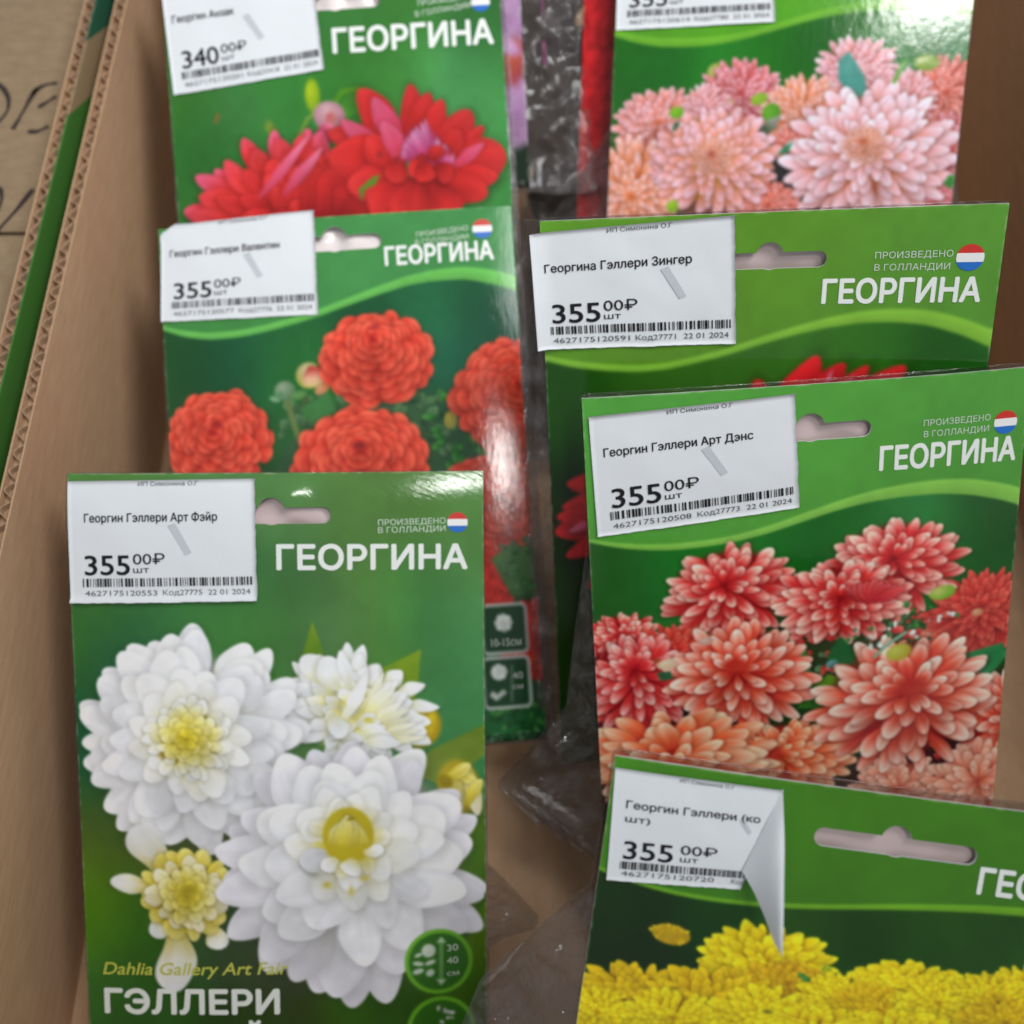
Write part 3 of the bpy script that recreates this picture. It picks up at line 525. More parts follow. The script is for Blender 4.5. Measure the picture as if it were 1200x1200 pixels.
             'rings': [(1.0, 16, 0.58, 0.145, 'wg'), (0.95, 14, 0.62, 0.165, 'wg'), (0.81, 12, 0.6, 0.165, 'w'), (0.64, 10, 0.54, 0.15, 'w'),
                       (0.49, 9, 0.44, 0.125, 'wi'), (0.38, 7, 0.33, 0.1, 'wi')],
             'seed': 23,
             'sh': 0.19,
             'sq': 0.98,
             'tip': 0.27}),
           ('ell', (0.6595, 0.8981), 0.0859, 0.0945, 0, (214, 200, 70), (226, 218, 140), 0.7), ('petal', (0.7013, 0.9143), (0.7646, 0.9157), 0.0237, 'ywh', 0.2, 0.2, 0),
           ('petal', (0.6849, 0.9381), (0.7234, 0.9941), 0.0238, 'ywh', 0.2, 0.2, 1), ('petal', (0.6491, 0.9431), (0.6333, 1.0114), 0.0238, 'ywh', 0.2, 0.2, 2),
           ('petal', (0.6209, 0.9257), (0.5632, 0.9545), 0.0237, 'ywh', 0.2, 0.2, 3), ('petal', (0.6217, 0.8991), (0.5659, 0.8669), 0.0235, 'ywh', 0.2, 0.2, 4),
           ('petal', (0.6509, 0.8833), (0.6389, 0.8148), 0.0235, 'ywh', 0.2, 0.2, 5), ('petal', (0.6863, 0.8903), (0.7273, 0.837), 0.0236, 'ywh', 0.2, 0.2, 6),
           ('ell', (0.6594, 0.9025), 0.0666, 0.0774, 0, (206, 190, 40), (196, 176, 30), 0.12),
           ('petal', (0.6097, 0.9251), (0.6422, 0.8645), 0.0129, 'ywh2', 0.5, 0.3, 14), ('petal', (0.7083, 0.9272), (0.6696, 0.865), 0.0129, 'ywh2', 0.5, 0.3, 66),
           ('petal', (0.6229, 0.9284), (0.646, 0.86), 0.0129, 'ywh2', 0.5, 0.3, 21), ('petal', (0.6949, 0.93), (0.666, 0.8604), 0.0129, 'ywh2', 0.5, 0.3, 59),
           ('petal', (0.6361, 0.9318), (0.6498, 0.8554), 0.0129, 'ywh2', 0.5, 0.3, 28), ('petal', (0.6816, 0.9328), (0.6624, 0.8557), 0.0129, 'ywh2', 0.5, 0.3, 52),
           ('petal', (0.6474, 0.9347), (0.653, 0.8516), 0.0129, 'ywh2', 0.5, 0.3, 34), ('petal', (0.6683, 0.9356), (0.6588, 0.851), 0.0129, 'ywh2', 0.5, 0.3, 45),
           ('petal', (0.6587, 0.9376), (0.6562, 0.8477), 0.0129, 'ywh2', 0.5, 0.3, 40),
           ('ell', (0.6686, 0.8589), 0.0193, 0.0086, -10, (150, 130, 30), (180, 164, 40), 0.8), ('petal', (0.6101, 0.9453), (0.5401, 0.9745), 0.0301, 'w', 0.1, 0.4, 0),
           ('petal', (0.631, 0.9567), (0.5986, 0.9935), 0.0216, 'wi', 0.1, 0.4, 0), ('petal', (0.6731, 0.9599), (0.6575, 1.0036), 0.0259, 'wi', 0.05, 0.4, 0),
           ('petal', (0.6944, 0.9471), (0.7474, 0.9395), 0.0194, 'wi', 0.1, 0.4, 0), ('ell', (0.6063, 1.029), 0.0216, 0.0173, 0, (200, 184, 60), (226, 222, 170), 0.9),
           ('ell', (0.6996, 1.0134), 0.0238, 0.0152, -20, (200, 184, 60), (226, 222, 190), 0.9),
           ('ell', (0.6651, 1.048), 0.013, 0.026, 0, (206, 190, 70), (226, 222, 190), 0.9), ('ring', (0.8797, 1.2411), 0.0859, 0.011, (110, 184, 44), (52, 112, 30)),
           ('ring', (0.8843, 1.4205), 0.0867, 0.0111, (110, 184, 44), (52, 112, 30)), ('ell', (0.8543, 1.2112), 0.0198, 0.0198, 0, (214, 226, 206), (200, 214, 196), 0.2),
           ('ell', (0.8285, 1.2217), 0.0132, 0.0066, -20, (206, 220, 200), (206, 220, 200), 0.3),
           ('ell', (0.8282, 1.2442), 0.0176, 0.0075, 10, (206, 220, 200), (206, 220, 200), 0.3),
           ('ell', (0.8583, 1.2428), 0.0176, 0.0075, -20, (206, 220, 200), (206, 220, 200), 0.3),
           ('ell', (0.828, 1.2645), 0.0176, 0.0084, -15, (206, 220, 200), (206, 220, 200), 0.3),
           ('ell', (0.858, 1.2699), 0.0132, 0.011, -35, (200, 216, 196), (200, 216, 196), 0.3), ('line', [(0.8868, 1.1828), (0.8856, 1.2977)], 0.0099, (110, 164, 90)),
           ('poly', [(0.8738, 1.1915), (0.8868, 1.1761), (0.8995, 1.1921)], (190, 214, 180), (190, 214, 180), 0.0022),
           ('poly', [(0.8728, 1.2883), (0.8855, 1.3045), (0.8986, 1.289)], (190, 214, 180), (190, 214, 180), 0.0022),
           ('mottle', (0.8825, 1.3862), 0.0311, 0.0133, 8, 0.0111, ['icon'], 3)],
 'yellow': [('bg',
             [((0.0526, 0.2829), (22, 54, 12)), ((0.1058, 0.3248), (18, 40, 12)), ((0.0488, 0.3658), (22, 46, 14)), ((0.2087, 0.2777), (20, 66, 16)),
              ((0.3956, 0.2681), (36, 78, 16)), ((0.4776, 0.2896), (22, 56, 10)), ((0.567, 0.2608), (30, 76, 12)), ((0.6714, 0.2298), (36, 82, 18)),
              ((0.7566, 0.2673), (26, 64, 14)), ((0.4294, 0.3791), (30, 80, 24)), ((0.7932, 0.2952), (40, 90, 20)), ((0.1747, 0.3648), (20, 50, 14))],
             0.048),
            ('head',
             [((-0.0214, 0.2034), 0.0063), ((0.0146, 0.2146), 0.0063), ((0.0598, 0.2247), 0.0063), ((0.1077, 0.2311), 0.0079), ((0.1554, 0.2359), 0.0079),
              ((0.2182, 0.237), 0.0079), ((0.2805, 0.2349), 0.0079), ((0.3423, 0.2296), 0.0095), ((0.4038, 0.2228), 0.0095), ((0.4651, 0.2143), 0.0095),
              ((0.5415, 0.2037), 0.0111), ((0.6182, 0.1947), 0.0126), ((0.6951, 0.1873), 0.0142), ((0.7726, 0.1831), 0.0158), ((0.9287, 0.181), 0.019)],
             (114, 176, 36),
             [((-0.0014, 0.0156), (80, 150, 32)), ((0.1542, 0.2279), (58, 120, 28)), ((0.3569, 0.0303), (72, 134, 26)), ((0.4563, 0.1617), (62, 112, 20)),
              ((0.6652, 0.0199), (70, 140, 30)), ((0.7363, 0.1555), (64, 118, 28)), ((-0.0018, 0.1763), (66, 130, 30))]),
            ('ell', (0.1467, 0.3142), 0.0382, 0.0207, 5, (196, 166, 26), (182, 146, 20), 0.12),
            ('mottle', (0.1467, 0.3142), 0.0319, 0.0159, 26, 0.008, ['yel', 'yeld'], 20),
            ('flower', (0.3295, 0.3466), 0.1375,
             {'ang': 0, 'jit': 0.06, 'off': (0.0, 0.0096), 'pal': 'yl', 'rings': 'tuft', 'seed': 80, 'sh': 0.35, 'sq': 0.6, 'tip': 0.5}),
            ('flower', (0.3707, 0.3873), 0.0962,
             {'ang': 0, 'jit': 0.06, 'off': (0.0, -0.016), 'pal': 'yld', 'rings': 'tuft', 'seed': 81, 'sh': 0.35, 'sq': 0.6, 'tip': 0.3}),
            ('flower', (0.5985, 0.3522), 0.1217,
             {'ang': 0, 'jit': 0.06, 'off': (-0.0224, 0.0064), 'pal': 'yl', 'rings': 'tuft', 'seed': 82, 'sh': 0.35, 'sq': 0.44, 'tip': 0.5}),
            ('ell', (0.7229, 0.3249), 0.0384, 0.016, -4, (176, 146, 20), (184, 160, 26), 0.2),
            ('flower', (0.8174, 0.3416), 0.096, {'ang': 0, 'jit': 0.06, 'off': (0.0, 0.0), 'pal': 'yl', 'rings': 'tuft', 'seed': 83, 'sh': 0.35, 'sq': 0.7, 'tip': 0.5}),
            ('flower', (0.7, 0.3912), 0.1124, {'ang': 0, 'jit': 0.06, 'off': (0.0, 0.0), 'pal': 'yl', 'rings': 'tuft', 'seed': 84, 'sh': 0.35, 'sq': 0.6, 'tip': 0.5}),
            ('mottle', (0.6332, 0.3706), 0.0353, 0.0096, 18, 0.008, ['leafg', 'leafy'], 21),
            ('mottle', (0.4236, 0.3633), 0.0288, 0.0224, 20, 0.0096, ['leafg', 'yel', 'leafy'], 22),
            ('ell', (0.4402, 0.3876), 0.0225, 0.0176, -20, (34, 76, 26), (40, 84, 26), 0.2),
            ('flower', (0.0977, 0.442), 0.1191,
             {'ang': 0, 'jit': 0.06, 'off': (0.0, 0.0097), 'pal': 'yld2', 'rings': 'tuft', 'seed': 85, 'sh': 0.35, 'sq': 0.56, 'tip': 0.5}),
            ('flower', (0.2428, 0.4385), 0.132,
             {'ang': 0, 'jit': 0.06, 'off': (-0.0322, 0.0), 'pal': 'yld2', 'rings': 'tuft', 'seed': 86, 'sh': 0.35, 'sq': 0.62, 'tip': 0.5}),
            ('flower', (0.4706, 0.39), 0.0834, {'ang': 0, 'jit': 0.06, 'off': (0.0, 0.0), 'pal': 'yl', 'rings': 'tuft', 'seed': 116, 'sh': 0.35, 'sq': 0.6, 'tip': 0.4}),
            ('flower', (0.5442, 0.4047), 0.0964,
             {'ang': 0, 'jit': 0.06, 'off': (0.0, 0.0), 'pal': 'yld2', 'rings': 'tuft', 'seed': 110, 'sh': 0.35, 'sq': 0.6, 'tip': 0.4}),
            ('flower', (0.6498, 0.3749), 0.0898,
             {'ang': 0, 'jit': 0.06, 'off': (0.0, 0.0), 'pal': 'yl', 'rings': 'tuft', 'seed': 112, 'sh': 0.35, 'sq': 0.6, 'tip': 0.4}),
            ('flower', (0.7476, 0.348), 0.0801, {'ang': 0, 'jit': 0.06, 'off': (0.0, 0.0), 'pal': 'yl', 'rings': 'tuft', 'seed': 109, 'sh': 0.35, 'sq': 0.6, 'tip': 0.4}),
            ('flower', (0.0341, 0.4843), 0.084, {'ang': 0, 'jit': 0.06, 'off': (0.0, 0.0), 'pal': 'yl', 'rings': 'tuft', 'seed': 103, 'sh': 0.35, 'sq': 0.6, 'tip': 0.4}),
            ('flower', (0.1751, 0.473), 0.0968, {'ang': 0, 'jit': 0.06, 'off': (0.0, 0.0), 'pal': 'yl', 'rings': 'tuft', 'seed': 108, 'sh': 0.35, 'sq': 0.6, 'tip': 0.4}),
            ('flower', (0.3458, 0.4491), 0.1128,
             {'ang': 0, 'jit': 0.06, 'off': (0.0, 0.0), 'pal': 'yl', 'rings': 'tuft', 'seed': 116, 'sh': 0.35, 'sq': 0.6, 'tip': 0.4}),
            ('flower', (0.7801, 0.3967), 0.0964,
             {'ang': 0, 'jit': 0.06, 'off': (0.0, 0.0), 'pal': 'yld2', 'rings': 'tuft', 'seed': 107, 'sh': 0.35, 'sq': 0.6, 'tip': 0.4}),
            ('flower', (0.4308, 0.4657), 0.1291,
             {'ang': 0, 'jit': 0.06, 'off': (0.0, 0.0), 'pal': 'yl', 'rings': 'tuft', 'seed': 87, 'sh': 0.35, 'sq': 0.45, 'tip': 0.5}),
            ('flower', (0.599, 0.4472), 0.129, {'ang': 0, 'jit': 0.06, 'off': (0.0, 0.0), 'pal': 'yl', 'rings': 'tuft', 'seed': 88, 'sh': 0.35, 'sq': 0.4, 'tip': 0.5}),
            ('ell', (0.0803, 0.4528), 0.0097, 0.0048, -20, (96, 66, 14), (150, 110, 20), 0.8),
            ('ell', (0.1697, 0.4153), 0.0161, 0.0048, -10, (150, 120, 20), (170, 140, 24), 0.8),
            ('ell', (0.5774, 0.3584), 0.0224, 0.0048, 0, (150, 126, 20), (176, 150, 24), 0.8),
            ('ell', (0.3434, 0.4344), 0.0161, 0.0064, 0, (120, 110, 20), (150, 140, 30), 0.8)],
 'zinger': [('bg',
             [((0.0375, 0.445), (28, 76, 14)), ((0.0068, 0.7151), (22, 58, 12)), ((0.0506, 0.3601), (34, 84, 20)), ((0.2421, 0.3847), (52, 104, 28)),
              ((0.4789, 0.3684), (54, 106, 30)), ((0.6285, 0.2909), (62, 124, 34)), ((0.7966, 0.285), (40, 100, 26)), ((0.9106, 0.3171), (28, 90, 20)),
              ((0.9773, 0.3382), (30, 90, 24)), ((0.0426, 0.9587), (34, 66, 14)), ((0.707, 0.3325), (52, 118, 26)), ((0.069, 0.8103), (26, 54, 14)),
              ((0.0347, 1.2212), (30, 70, 16))],
             0.0759),
            ('head',
             [((-0.0389, 0.3041), 0.0103), ((0.0013, 0.3153), 0.0144), ((0.0616, 0.3311), 0.0164), ((0.1321, 0.3409), 0.0164), ((0.2022, 0.3464), 0.0163),
              ((0.272, 0.3437), 0.0162), ((0.341, 0.3308), 0.0161), ((0.4187, 0.3121), 0.0159), ((0.495, 0.2877), 0.0177), ((0.5703, 0.2657), 0.0194),
              ((0.6446, 0.248), 0.0231), ((0.7183, 0.2363), 0.0267), ((0.7919, 0.2344), 0.0303), ((0.866, 0.2421), 0.034), ((0.9413, 0.2652), 0.0377),
              ((1.0277, 0.3041), 0.0417)],
             (136, 196, 62),
             [((0.0303, 0.079), (100, 160, 44)), ((0.2422, 0.3225), (92, 142, 38)), ((0.5056, 0.0949), (94, 144, 34)), ((0.6852, 0.0459), (94, 150, 44)),
              ((0.919, 0.0724), (92, 158, 58)), ((0.9566, 0.2407), (88, 146, 50))]),
            ('ell', (0.1472, 0.2796), 0.0403, 0.0161, 0, (150, 190, 90), (120, 170, 50), 0.4),
            ('petal', (0.4887, 0.6253), (0.5026, 0.3771), 0.0522, 'redz', 0.35, 0.3, 0), ('petal', (0.4887, 0.6253), (0.5759, 0.3702), 0.0518, 'redz', 0.35, 0.3, 1),
            ('petal', (0.4887, 0.6253), (0.6346, 0.3269), 0.0549, 'redz', 0.35, 0.3, 2), ('petal', (0.4887, 0.6253), (0.6849, 0.34), 0.0431, 'redz', 0.35, 0.3, 3),
            ('petal', (0.4887, 0.6253), (0.7505, 0.3575), 0.0431, 'redz', 0.35, 0.3, 4), ('petal', (0.4887, 0.6253), (0.8296, 0.359), 0.0507, 'redz', 0.35, 0.3, 5),
            ('petal', (0.4887, 0.6253), (0.9007, 0.3967), 0.0391, 'redz', 0.35, 0.3, 6), ('petal', (0.4887, 0.6253), (0.0399, 0.6271), 0.053, 'redz', 0.35, 0.3, 7),
            ('petal', (0.4887, 0.6253), (0.0249, 0.6917), 0.0494, 'redz', 0.35, 0.3, 8), ('petal', (0.4887, 0.6253), (0.0088, 0.7816), 0.0597, 'redz', 0.35, 0.3, 9),
            ('petal', (0.4887, 0.6253), (0.0331, 0.8396), 0.0418, 'redz', 0.35, 0.3, 10), ('petal', (0.4887, 0.6253), (0.0878, 0.9331), 0.0614, 'redz', 0.35, 0.3, 11),
            ('petal', (0.4887, 0.6253), (0.1163, 0.623), 0.0439, 'redz', 0.35, 0.3, 12), ('petal', (0.3688, 0.7621), (0.0107, 0.7292), 0.0454, 'redz', 0.4, 0.3, 0),
            ('petal', (0.6376, 0.4332), (0.6613, 0.3557), 0.0079, 'redpk3', 0.8, 0.3, 0), ('petal', (0.6955, 0.4341), (0.7098, 0.3688), 0.0059, 'redpk3', 0.8, 0.3, 0),
            ('petal', (0.1139, 0.7387), (0.0397, 0.7672), 0.0137, 'redpk3', 0.8, 0.3, 0),
            ('flower', (0.4922, 0.7158), 0.3271,
             {'ang': 0, 'jit': 0.06, 'off': (0.0, 0.0), 'pal': 'redz', 'rings': 'spoon', 'seed': 58, 'sh': 0.35, 'sq': 0.8, 'tip': 0.4})]}
CARDS = {'denz': {'flag': ((0.9511, 0.1215), 0.0272),
          'hole': ((0.508, 0.1022), 0.136, 0.0243),
          'origin': ((0.7612, 0.114), (0.9145, 0.1131), (0.7626, 0.1397), (0.9126, 0.1384), 0.0175),
          'stext': ('Георгин Гэллери Арт Дэнс', '355', 0.06, 0.79, '4627175120508', 'Код27773  22 01 2024'),
          'sticker': [(0.0129, 0.0419), (0.4706, 0.0179), (0.4842, 0.2839), (0.021, 0.3288)],
          'text': [],
          'title': ((0.6663, 0.2089), (0.9791, 0.2107), 0.0535)},
 'pink': {'flag': ((0.9206, 0.0506), 0.0247),
          'hole': ((0.5165, 0.0829), 0.1346, 0.0279),
          'origin': ((0.736, 0.0424), (0.8854, 0.0411), (0.738, 0.0647), (0.8879, 0.0654), 0.0159),
          'stext': ('Георгин Гэллери', '355', 0.06, 0.6, '4627175120614', 'Код27780  22 01 2024'),
          'sticker': [(-0.0012, -0.0592), (0.4339, -0.0663), (0.4599, 0.1865), (0.003, 0.2038)],
          'text': [],
          'title': ((0.6377, 0.1188), (0.9736, 0.1199), 0.0508)},
 'top': {'flag': ((0.9413, 0.1675), 0.0273),
         'hole': ((0.5116, 0.1285), 0.1348, 0.03),
         'origin': ((0.7571, 0.1673), (0.9092, 0.1554), (0.7475, 0.1987), (0.9127, 0.1803), 0.0199),
         'stext': ('Георгин Анзак', '340', 0.05, 0.46, '4627175120201', 'Код25418  22 01 2024'),
         'sticker': [(-0.0003, 0.069), (0.4495, 0.0355), (0.4672, 0.3335), (0.0146, 0.3783)],
         'text': [],
         'title': ((0.4984, 0.286), (0.9718, 0.2879), 0.0676)},
 'valentin': {'flag': ((0.9161, 0.0617), 0.0279),
              'hole': ((0.4983, 0.0696), 0.1309, 0.0267),
              'origin': ((0.7294, 0.0758), (0.8773, 0.064), (0.7257, 0.0975), (0.8757, 0.0883), 0.0182),
              'stext': ('Георгин Гэллери Валентин', '355', 0.06, 0.77, '4627175120577', 'Код27776  22 01 2024'),
              'sticker': [(0.01, -0.0057), (0.4456, -0.0198), (0.4403, 0.2778), (-0.0038, 0.2667)],
              'text': [('10-15см', (0.8642, 1.2362), (0.9469, 1.2371), 0.0212, (190, 200, 190), 0.0, 0),
                       ('40', (0.917, 1.329), (0.9454, 1.3286), 0.0188, (180, 190, 180), 0, 0),
                       ('см', (0.9152, 1.357), (0.9435, 1.3565), 0.0141, (180, 190, 180), 0, 0)],
              'title': ((0.638, 0.1501), (0.9416, 0.1491), 0.0508)},
 'white': {'flag': ((0.9369, 0.1236), 0.0248),
           'hole': ((0.4913, 0.0953), 0.1411, 0.0245),
           'origin': ((0.7456, 0.1283), (0.908, 0.1255), (0.7453, 0.1469), (0.9078, 0.1442), 0.0175),
           'stext': ('Георгин Гэллери Арт Фэйр', '355', 0.09, 0.8, '4627175120553', 'Код27775  22 01 2024'),
           'sticker': [(0.0032, 0.0183), (0.4529, 0.013), (0.4531, 0.3064), (0.0023, 0.3117)],
           'text': [('Dahlia Gallery Art Fair', (0.0403, 1.2544), (0.4996, 1.2557), 0.0324, (196, 200, 84), 0.012, 0.25),
                    ('ГЭЛЛЕРИ', (0.0425, 1.3552), (0.4779, 1.3587), 0.0608, (232, 238, 230), 0.035, 0),
                    ('АРТ ФЭЙР', (0.0387, 1.4497), (0.5033, 1.4547), 0.0568, (232, 238, 230), 0.035, 0),
                    ('30', (0.9015, 1.2147), (0.9294, 1.2131), 0.0176, (196, 214, 190), 0.01, 0),
                    ('40', (0.9011, 1.2484), (0.9291, 1.2469), 0.0176, (196, 214, 190), 0.01, 0),
                    ('см', (0.9008, 1.2801), (0.931, 1.2786), 0.0132, (196, 214, 190), 0.01, 0)],
           'title': ((0.5021, 0.2319), (0.9587, 0.2364), 0.0577)},
 'yellow': {'flag': ((0.9742, 0.0771), 0.0267),
            'flap': [(0.305, 0.0132, 0.0006), (0.2794, 0.0932, 0.0012), (0.2522, 0.1711, 0.0016), (0.2693, 0.1909, 0.006), (0.2821, 0.2138, 0.011),
                     (0.2929, 0.2383, 0.016), (0.3064, 0.2554, 0.018), (0.3047, 0.1772, 0.014), (0.3092, 0.0969, 0.006)],
            'hole': ((0.523, 0.0861), 0.1488, 0.0212),
            'origin': ((0.8007, 0.0817), (0.9408, 0.0817), (0.8048, 0.1038), (0.9451, 0.1038), 0.0141),
            'stext': ('Георгин Гэллери (ко', '355', 0.08, 0.86, '4627175120720', 'Код27'),
            'sticker': [(0.0023, 0.0198), (0.3114, 0.0173), (0.3255, 0.2026), (0.0149, 0.2276)],
            'text': [],
            'title': ((0.6821, 0.1581), (1.0027, 0.1593), 0.0473)},
 'zinger': {'flag': ((0.9341, 0.1111), 0.029),
            'hole': ((0.5095, 0.0988), 0.1233, 0.0224),
            'origin': ((0.7353, 0.1081), (0.8983, 0.108), (0.7357, 0.1342), (0.8943, 0.1355), 0.0175),
            'stext': ('Георгина Гэллери Зингер', '355', 0.06, 0.79, '4627175120591', 'Код27771  22 01 2024'),
            'sticker': [(-0.022, 0.0259), (0.4301, 0.0038), (0.4413, 0.2905), (-0.014, 0.2923)],
            'text': [],
            'title': ((0.6285, 0.203), (0.9633, 0.2067), 0.0513)}}
POSES = {'denz': ([[0.9975, -0.0709, -0.004], [0.0491, 0.7286, -0.6832], [0.0514, 0.6813, 0.7302]], [0.09874, 0.01781, 0.01776]),
 'magenta': [[[0.9981, -0.059, -0.0195], [0.0431, 0.8837, -0.466], [0.0448, 0.4643, 0.8845]], [-0.05086, 0.33518, 0.09751]],
 'pink': ([[0.9883, 0.0238, -0.1508], [-0.1092, 0.8001, -0.5899], [0.1066, 0.5994, 0.7933]], [0.09995, 0.19471, 0.02899]),
 'purple': [[[0.9981, -0.059, -0.0195], [0.0431, 0.8837, -0.466], [0.0448, 0.4643, 0.8845]], [-0.05777, 0.2872, 0.08564]],
 'red': [[[0.9883, 0.0238, -0.1508], [-0.1092, 0.8001, -0.5899], [0.1066, 0.5994, 0.7933]], [0.08832, 0.20006, 0.01563]],
 'top': ([[0.9981, -0.059, -0.0195], [0.0431, 0.8837, -0.466], [0.0448, 0.4643, 0.8845]], [-0.05929, 0.18987, 0.04563]),
 'valentin': ([[0.9977, -0.0675, -0.004], [0.061, 0.9241, -0.3773], [0.0292, 0.3762, 0.9261]], [-0.05249, 0.07976, 0.033]),
 'white': ([[0.9992, -0.0039, 0.0405], [0.0238, 0.8626, -0.5053], [-0.033, 0.5059, 0.862]], [-0.07325, -0.02013, 0.01944]),
 'yellow': ([[0.9912, 0.1323, -0.0099], [-0.1189, 0.8525, -0.509], [-0.0589, 0.5057, 0.8607]], [0.06338, -0.12284, 0.05816]),
 'zinger': ([[0.9914, -0.0533, -0.1193], [-0.0541, 0.6638, -0.7459], [0.119, 0.746, 0.6552]], [0.08285, 0.07295, 0.02888])}
PAL = {'budr': ((214, 200, 120), (220, 170, 140), (180, 60, 56)),
 'coral': ((176, 66, 50), (206, 108, 92), (228, 160, 156)),
 'cream': ((206, 190, 80), (228, 218, 160), (236, 232, 208)),
 'dcor': ((190, 80, 60), (214, 130, 106), (224, 170, 150)),
 'dn': ((176, 26, 26), (208, 78, 56), (244, 210, 192)),
 'dn2': ((162, 24, 32), (198, 52, 52), (240, 190, 180)),
 'dno': ((194, 44, 32), (216, 104, 64), (238, 200, 166)),
 'dnr': ((166, 24, 30), (198, 50, 48), (242, 200, 182)),
 'dp': ((200, 90, 70), (216, 140, 114), (228, 184, 164)),
 'dr': ((150, 34, 32), (190, 52, 46), (212, 96, 76)),
 'dred': ((150, 36, 34), (190, 60, 56), (206, 100, 86)),
 'dredd': ((110, 20, 24), (160, 40, 40), (190, 70, 60)),
 'dredp': ((176, 40, 50), (196, 56, 58), (210, 90, 90)),
 'icon': ((206, 212, 206), (214, 218, 214), (220, 224, 220)),
 'leafd': ((34, 62, 42), (50, 82, 54), (64, 98, 62)),
 'leafg': ((30, 86, 36), (52, 122, 52), (90, 150, 74)),
 'leafgd': ((16, 50, 24), (24, 78, 34), (36, 104, 46)),
 'leafm': ((58, 90, 60), (78, 116, 76), (96, 134, 90)),
 'leafy': ((60, 100, 20), (110, 140, 30), (150, 170, 40)),
 'mg': ((110, 20, 80), (160, 40, 120), (186, 80, 150)),
 'peach': ((196, 96, 40), (216, 138, 108), (232, 186, 186)),
 'pinkc': ((150, 50, 90), (188, 70, 120), (206, 130, 170)),
 'pinkd': ((140, 50, 80), (196, 80, 110), (214, 130, 150)),
 'pk': ((180, 76, 64), (212, 140, 142), (236, 198, 212)),
 'pkl': ((192, 104, 58), (220, 160, 164), (240, 212, 226)),
 'pkm': ((190, 124, 30), (214, 138, 122), (238, 190, 208)),
 'pko': ((190, 92, 60), (210, 128, 116), (226, 176, 186)),
 'pkr': ((160, 56, 56), (192, 96, 96), (222, 166, 180)),
 'pu': ((150, 90, 150), (186, 140, 186), (206, 176, 206)),
 'red': ((154, 36, 30), (208, 62, 46), (222, 92, 70)),
 'redd': ((140, 26, 26), (196, 44, 36), (206, 56, 44)),
 'redpk': ((186, 40, 40), (202, 46, 44), (218, 88, 120)),
 'redpk2': ((180, 40, 38), (202, 50, 46), (212, 66, 76)),
 'redpk3': ((206, 60, 80), (220, 90, 120), (224, 130, 160)),
 'redpkc': ((200, 50, 60), (206, 70, 100), (212, 90, 120)),
 'redpl': ((150, 28, 30), (196, 42, 40), (210, 54, 52)),
 'redz': ((160, 20, 28), (196, 30, 36), (204, 40, 42)),
 'w': ((196, 194, 188), (226, 227, 230), (236, 237, 242)),
 'w2': ((220, 218, 176), (232, 234, 232), (238, 240, 244)),
 'w2c': ((222, 214, 130), (236, 234, 200), (242, 242, 228)),
 'w2y': ((216, 204, 96), (232, 232, 206), (240, 241, 240)),
 'wg': ((180, 176, 168), (212, 211, 216), (226, 225, 233)),
 'wi': ((210, 200, 120), (228, 227, 214), (238, 239, 241)),
 'wy': ((206, 190, 70), (228, 226, 196), (238, 238, 238)),
 'wyt': ((196, 176, 60), (222, 222, 206), (228, 230, 234)),
 'ycream': ((190, 168, 40), (212, 196, 80), (228, 218, 130)),
 'ydk': ((160, 138, 24), (186, 164, 34), (206, 186, 50)),
 'yel': ((176, 140, 16), (198, 172, 22), (210, 190, 40)),
 'yeld': ((150, 110, 14), (180, 144, 20), (196, 166, 26)),
 'yl': ((150, 112, 8), (196, 172, 14), (214, 198, 30)),
 'yld': ((140, 96, 10), (178, 138, 16), (196, 164, 24)),
 'yld2': ((140, 104, 8), (182, 150, 14), (196, 170, 22)),
 'ypet': ((188, 168, 34), (206, 190, 50), (222, 208, 80)),
 'ywh': ((210, 194, 50), (226, 218, 150), (234, 234, 226)),
 'ywh2': ((200, 182, 40), (222, 210, 110), (234, 228, 176))}
RINGS = {'ball': [(1.0, 18, 0.44, 0.19, None), (0.88, 16, 0.424, 0.182, None), (0.76, 14, 0.408, 0.174, None), (0.64, 13, 0.392, 0.166, None), (0.52, 11, 0.376, 0.158, None),
          (0.4, 10, 0.36, 0.15, None), (0.28, 8, 0.344, 0.142, None), (0.16, 6, 0.328, 0.134, None)],
 'fine': [(1.0, 24, 0.5, 0.088, None), (0.885, 21, 0.465, 0.084, None), (0.77, 19, 0.43, 0.08, None), (0.655, 17, 0.395, 0.076, None), (0.54, 14, 0.36, 0.072, None),
          (0.425, 12, 0.325, 0.068, None), (0.31, 10, 0.29, 0.064, None), (0.195, 7, 0.255, 0.06, None)],
 'spoon': [(1.0, 17, 0.56, 0.09, None), (0.9, 15, 0.58, 0.094, None), (0.76, 13, 0.54, 0.09, None), (0.61, 11, 0.46, 0.082, None), (0.46, 9, 0.38, 0.07, None),
           (0.32, 8, 0.28, 0.056, None)],
 'tuft': [(1.0, 24, 0.46, 0.09, None), (0.87, 21, 0.43, 0.086, None), (0.74, 18, 0.4, 0.082, None), (0.61, 15, 0.37, 0.078, None), (0.48, 12, 0.34, 0.074, None),
          (0.35, 10, 0.31, 0.07, None), (0.22, 7, 0.28, 0.066, None)]}
